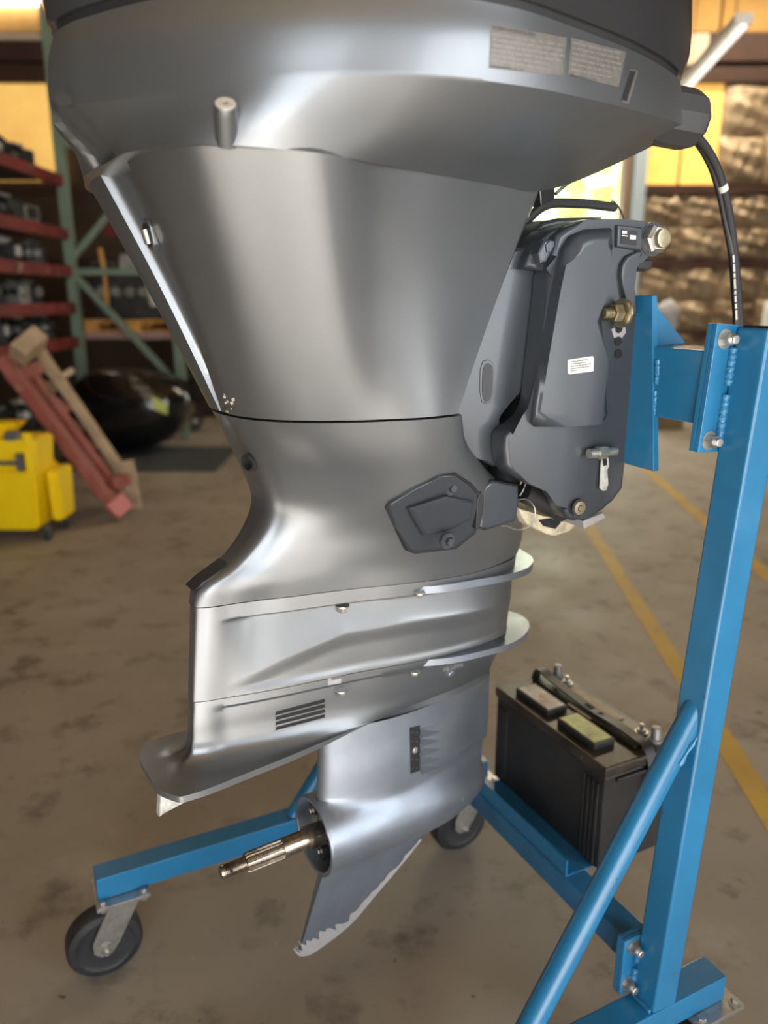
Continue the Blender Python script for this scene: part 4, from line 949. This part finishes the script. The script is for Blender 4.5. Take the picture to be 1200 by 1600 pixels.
# red painted pallet leaning over
wr = mat('faded_red_painted_wood', (.22, .04, .03), .65, col2=(.30, .10, .075), vscale=4, spots=[(9, .60, .66, (.25, .16, .08))])
wt = mat('weathered_tan_wood', (.40, .29, .18), .75, var=.25, vscale=6)
dk = mat('brown_old_wood', (.13, .085, .05), .8, var=.3, vscale=6)
yb = at_z(195, 812, 0)[1]
lp = things('red_pallet', at_z(190, 812, 0), 'red painted wooden pallet tilted on its end beside the mop bucket', 'pallet')
def bar(name, a, c, ya, yc, w, t, m, ax=None):
    p, q = at_y(*a, ya), at_y(*c, yc); d = q-p; L = np.linalg.norm(d); d /= L; s_ = np.cross(d, V3(0, 1, 0)); s_ /= np.linalg.norm(s_)
    B().box((p+q)/2, (d, s_, np.cross(d, s_)), (L/2, w, t), .004).obj(name, m, lp)
bar('stringer', (4, 560), (186, 800), yb+.12, yb+.02, .035, .05, wr)
bar('stringer', (40, 575), (185, 770), yb+.35, yb+.2, .03, .05, wr)
bar('stringer', (60, 545), (196, 745), yb+.55, yb+.35, .022, .05, wt)
for i in range(7):
    t = .12+i*.125; a = (4+182*t, 560+240*t)
    bar('deck_board', (a[0]-10, a[1]+8), (a[0]+40*(1-t*.5), a[1]-16), yb+.06+.05*(1-t), yb+.42, .045, .012, dk if i % 2 else wr)
bar('end_block', (26, 556), (62, 526), yb+.05, yb+.2, .055, .07, wt)
bar('corner_block', (176, 800), (200, 780), yb+.0, yb+.05, .055, .05, mat('pink_red_paint', (.55, .17, .15), .6))
bar('corner_block', (170, 757), (196, 748), yb+.1, yb+.2, .035, .05, wr)
bar('foot_board', (196, 720), (212, 800), yb+.34, yb+.30, .05, .02, wt)
bar('prop_stick', (95, 590), (115, 578), yb+.3, yb+.35, .02, .02, wt)
bar('long_lath', (60, 560), (192, 738), yb+.50, yb+.30, .014, .012, wt)
# white sack and drum by the insulated wall
sk_ = at_y(1043, 490, 8.6); cart = things('tall_carton', (sk_[0], 8.6, 0), 'tall brown cardboard carton standing by the insulated wall', 'carton')
kraft = mat('brown_cardboard', (.24, .165, .09), .8, var=.2, vscale=4)
B_(sk_[0]-.22, sk_[0]+.22, 8.42, 8.78, 0, .98).obj('carton_body', kraft, cart, smooth=False)
for sx in (-1, 1): B().box((sk_[0]+sx*.11, 8.6, .984), XYZ, (.108, .18, .003)).obj('carton_flap', kraft, cart, smooth=False)
bm = bmesh.new(); bmesh.ops.create_icosphere(bm, subdivisions=3, radius=1)
for v in bm.verts:
    c = v.co; v.co = Vector((sk_[0]+c.x*.12*(1+.12*math.sin(7*c.z+c.y*3)), 8.6+c.y*.12, 1.178+c.z*.184*(1+.06*math.sin(5*c.x))))
tag(B().from_bm(bm).obj('grey_bag', mat('grey_white_sack', (.50, .51, .54), .6, var=.25, vscale=8), loc=(sk_[0], 8.6, .987)), 'small grey white plastic bag on top of the tall carton', 'bag'); bm.free()
gd = at_y(1203, 520, 7.4); dm = things('steel_drum', (gd[0]+.22, 7.4, 0), 'white and green steel drum at the right edge', 'drum')
B().lathe((gd[0]+.22, 7.4, 0), ZZ, [(0, .28), (.02, .29), (.5, .285), (.52, .295), (.54, .285), (.85, .29)], 32).obj('drum_body', mat('dark_green_enamel', (.03, .12, .08), .4), dm)
B().lathe((gd[0]+.22, 7.4, .85), ZZ, [(0, .29), (.5, .27), (.52, .1), (.56, .1)], 32).obj('drum_top', whm, dm)
gb = at_y(1052, 655, 9.4)
B_(-.3+gb[0], gb[0]+1.2, 9.5, 9.9, 0, .16)
tag(B_(gb[0]-.4, gb[0]+1.1, 9.3, 9.8, .0, .2).obj('concrete_kerb', mat('pale_grey_kerb', (.45, .43, .42), .8), loc=(gb[0], 9.5, 0)), 'pale concrete kerb block along the insulated wall', 'kerb')
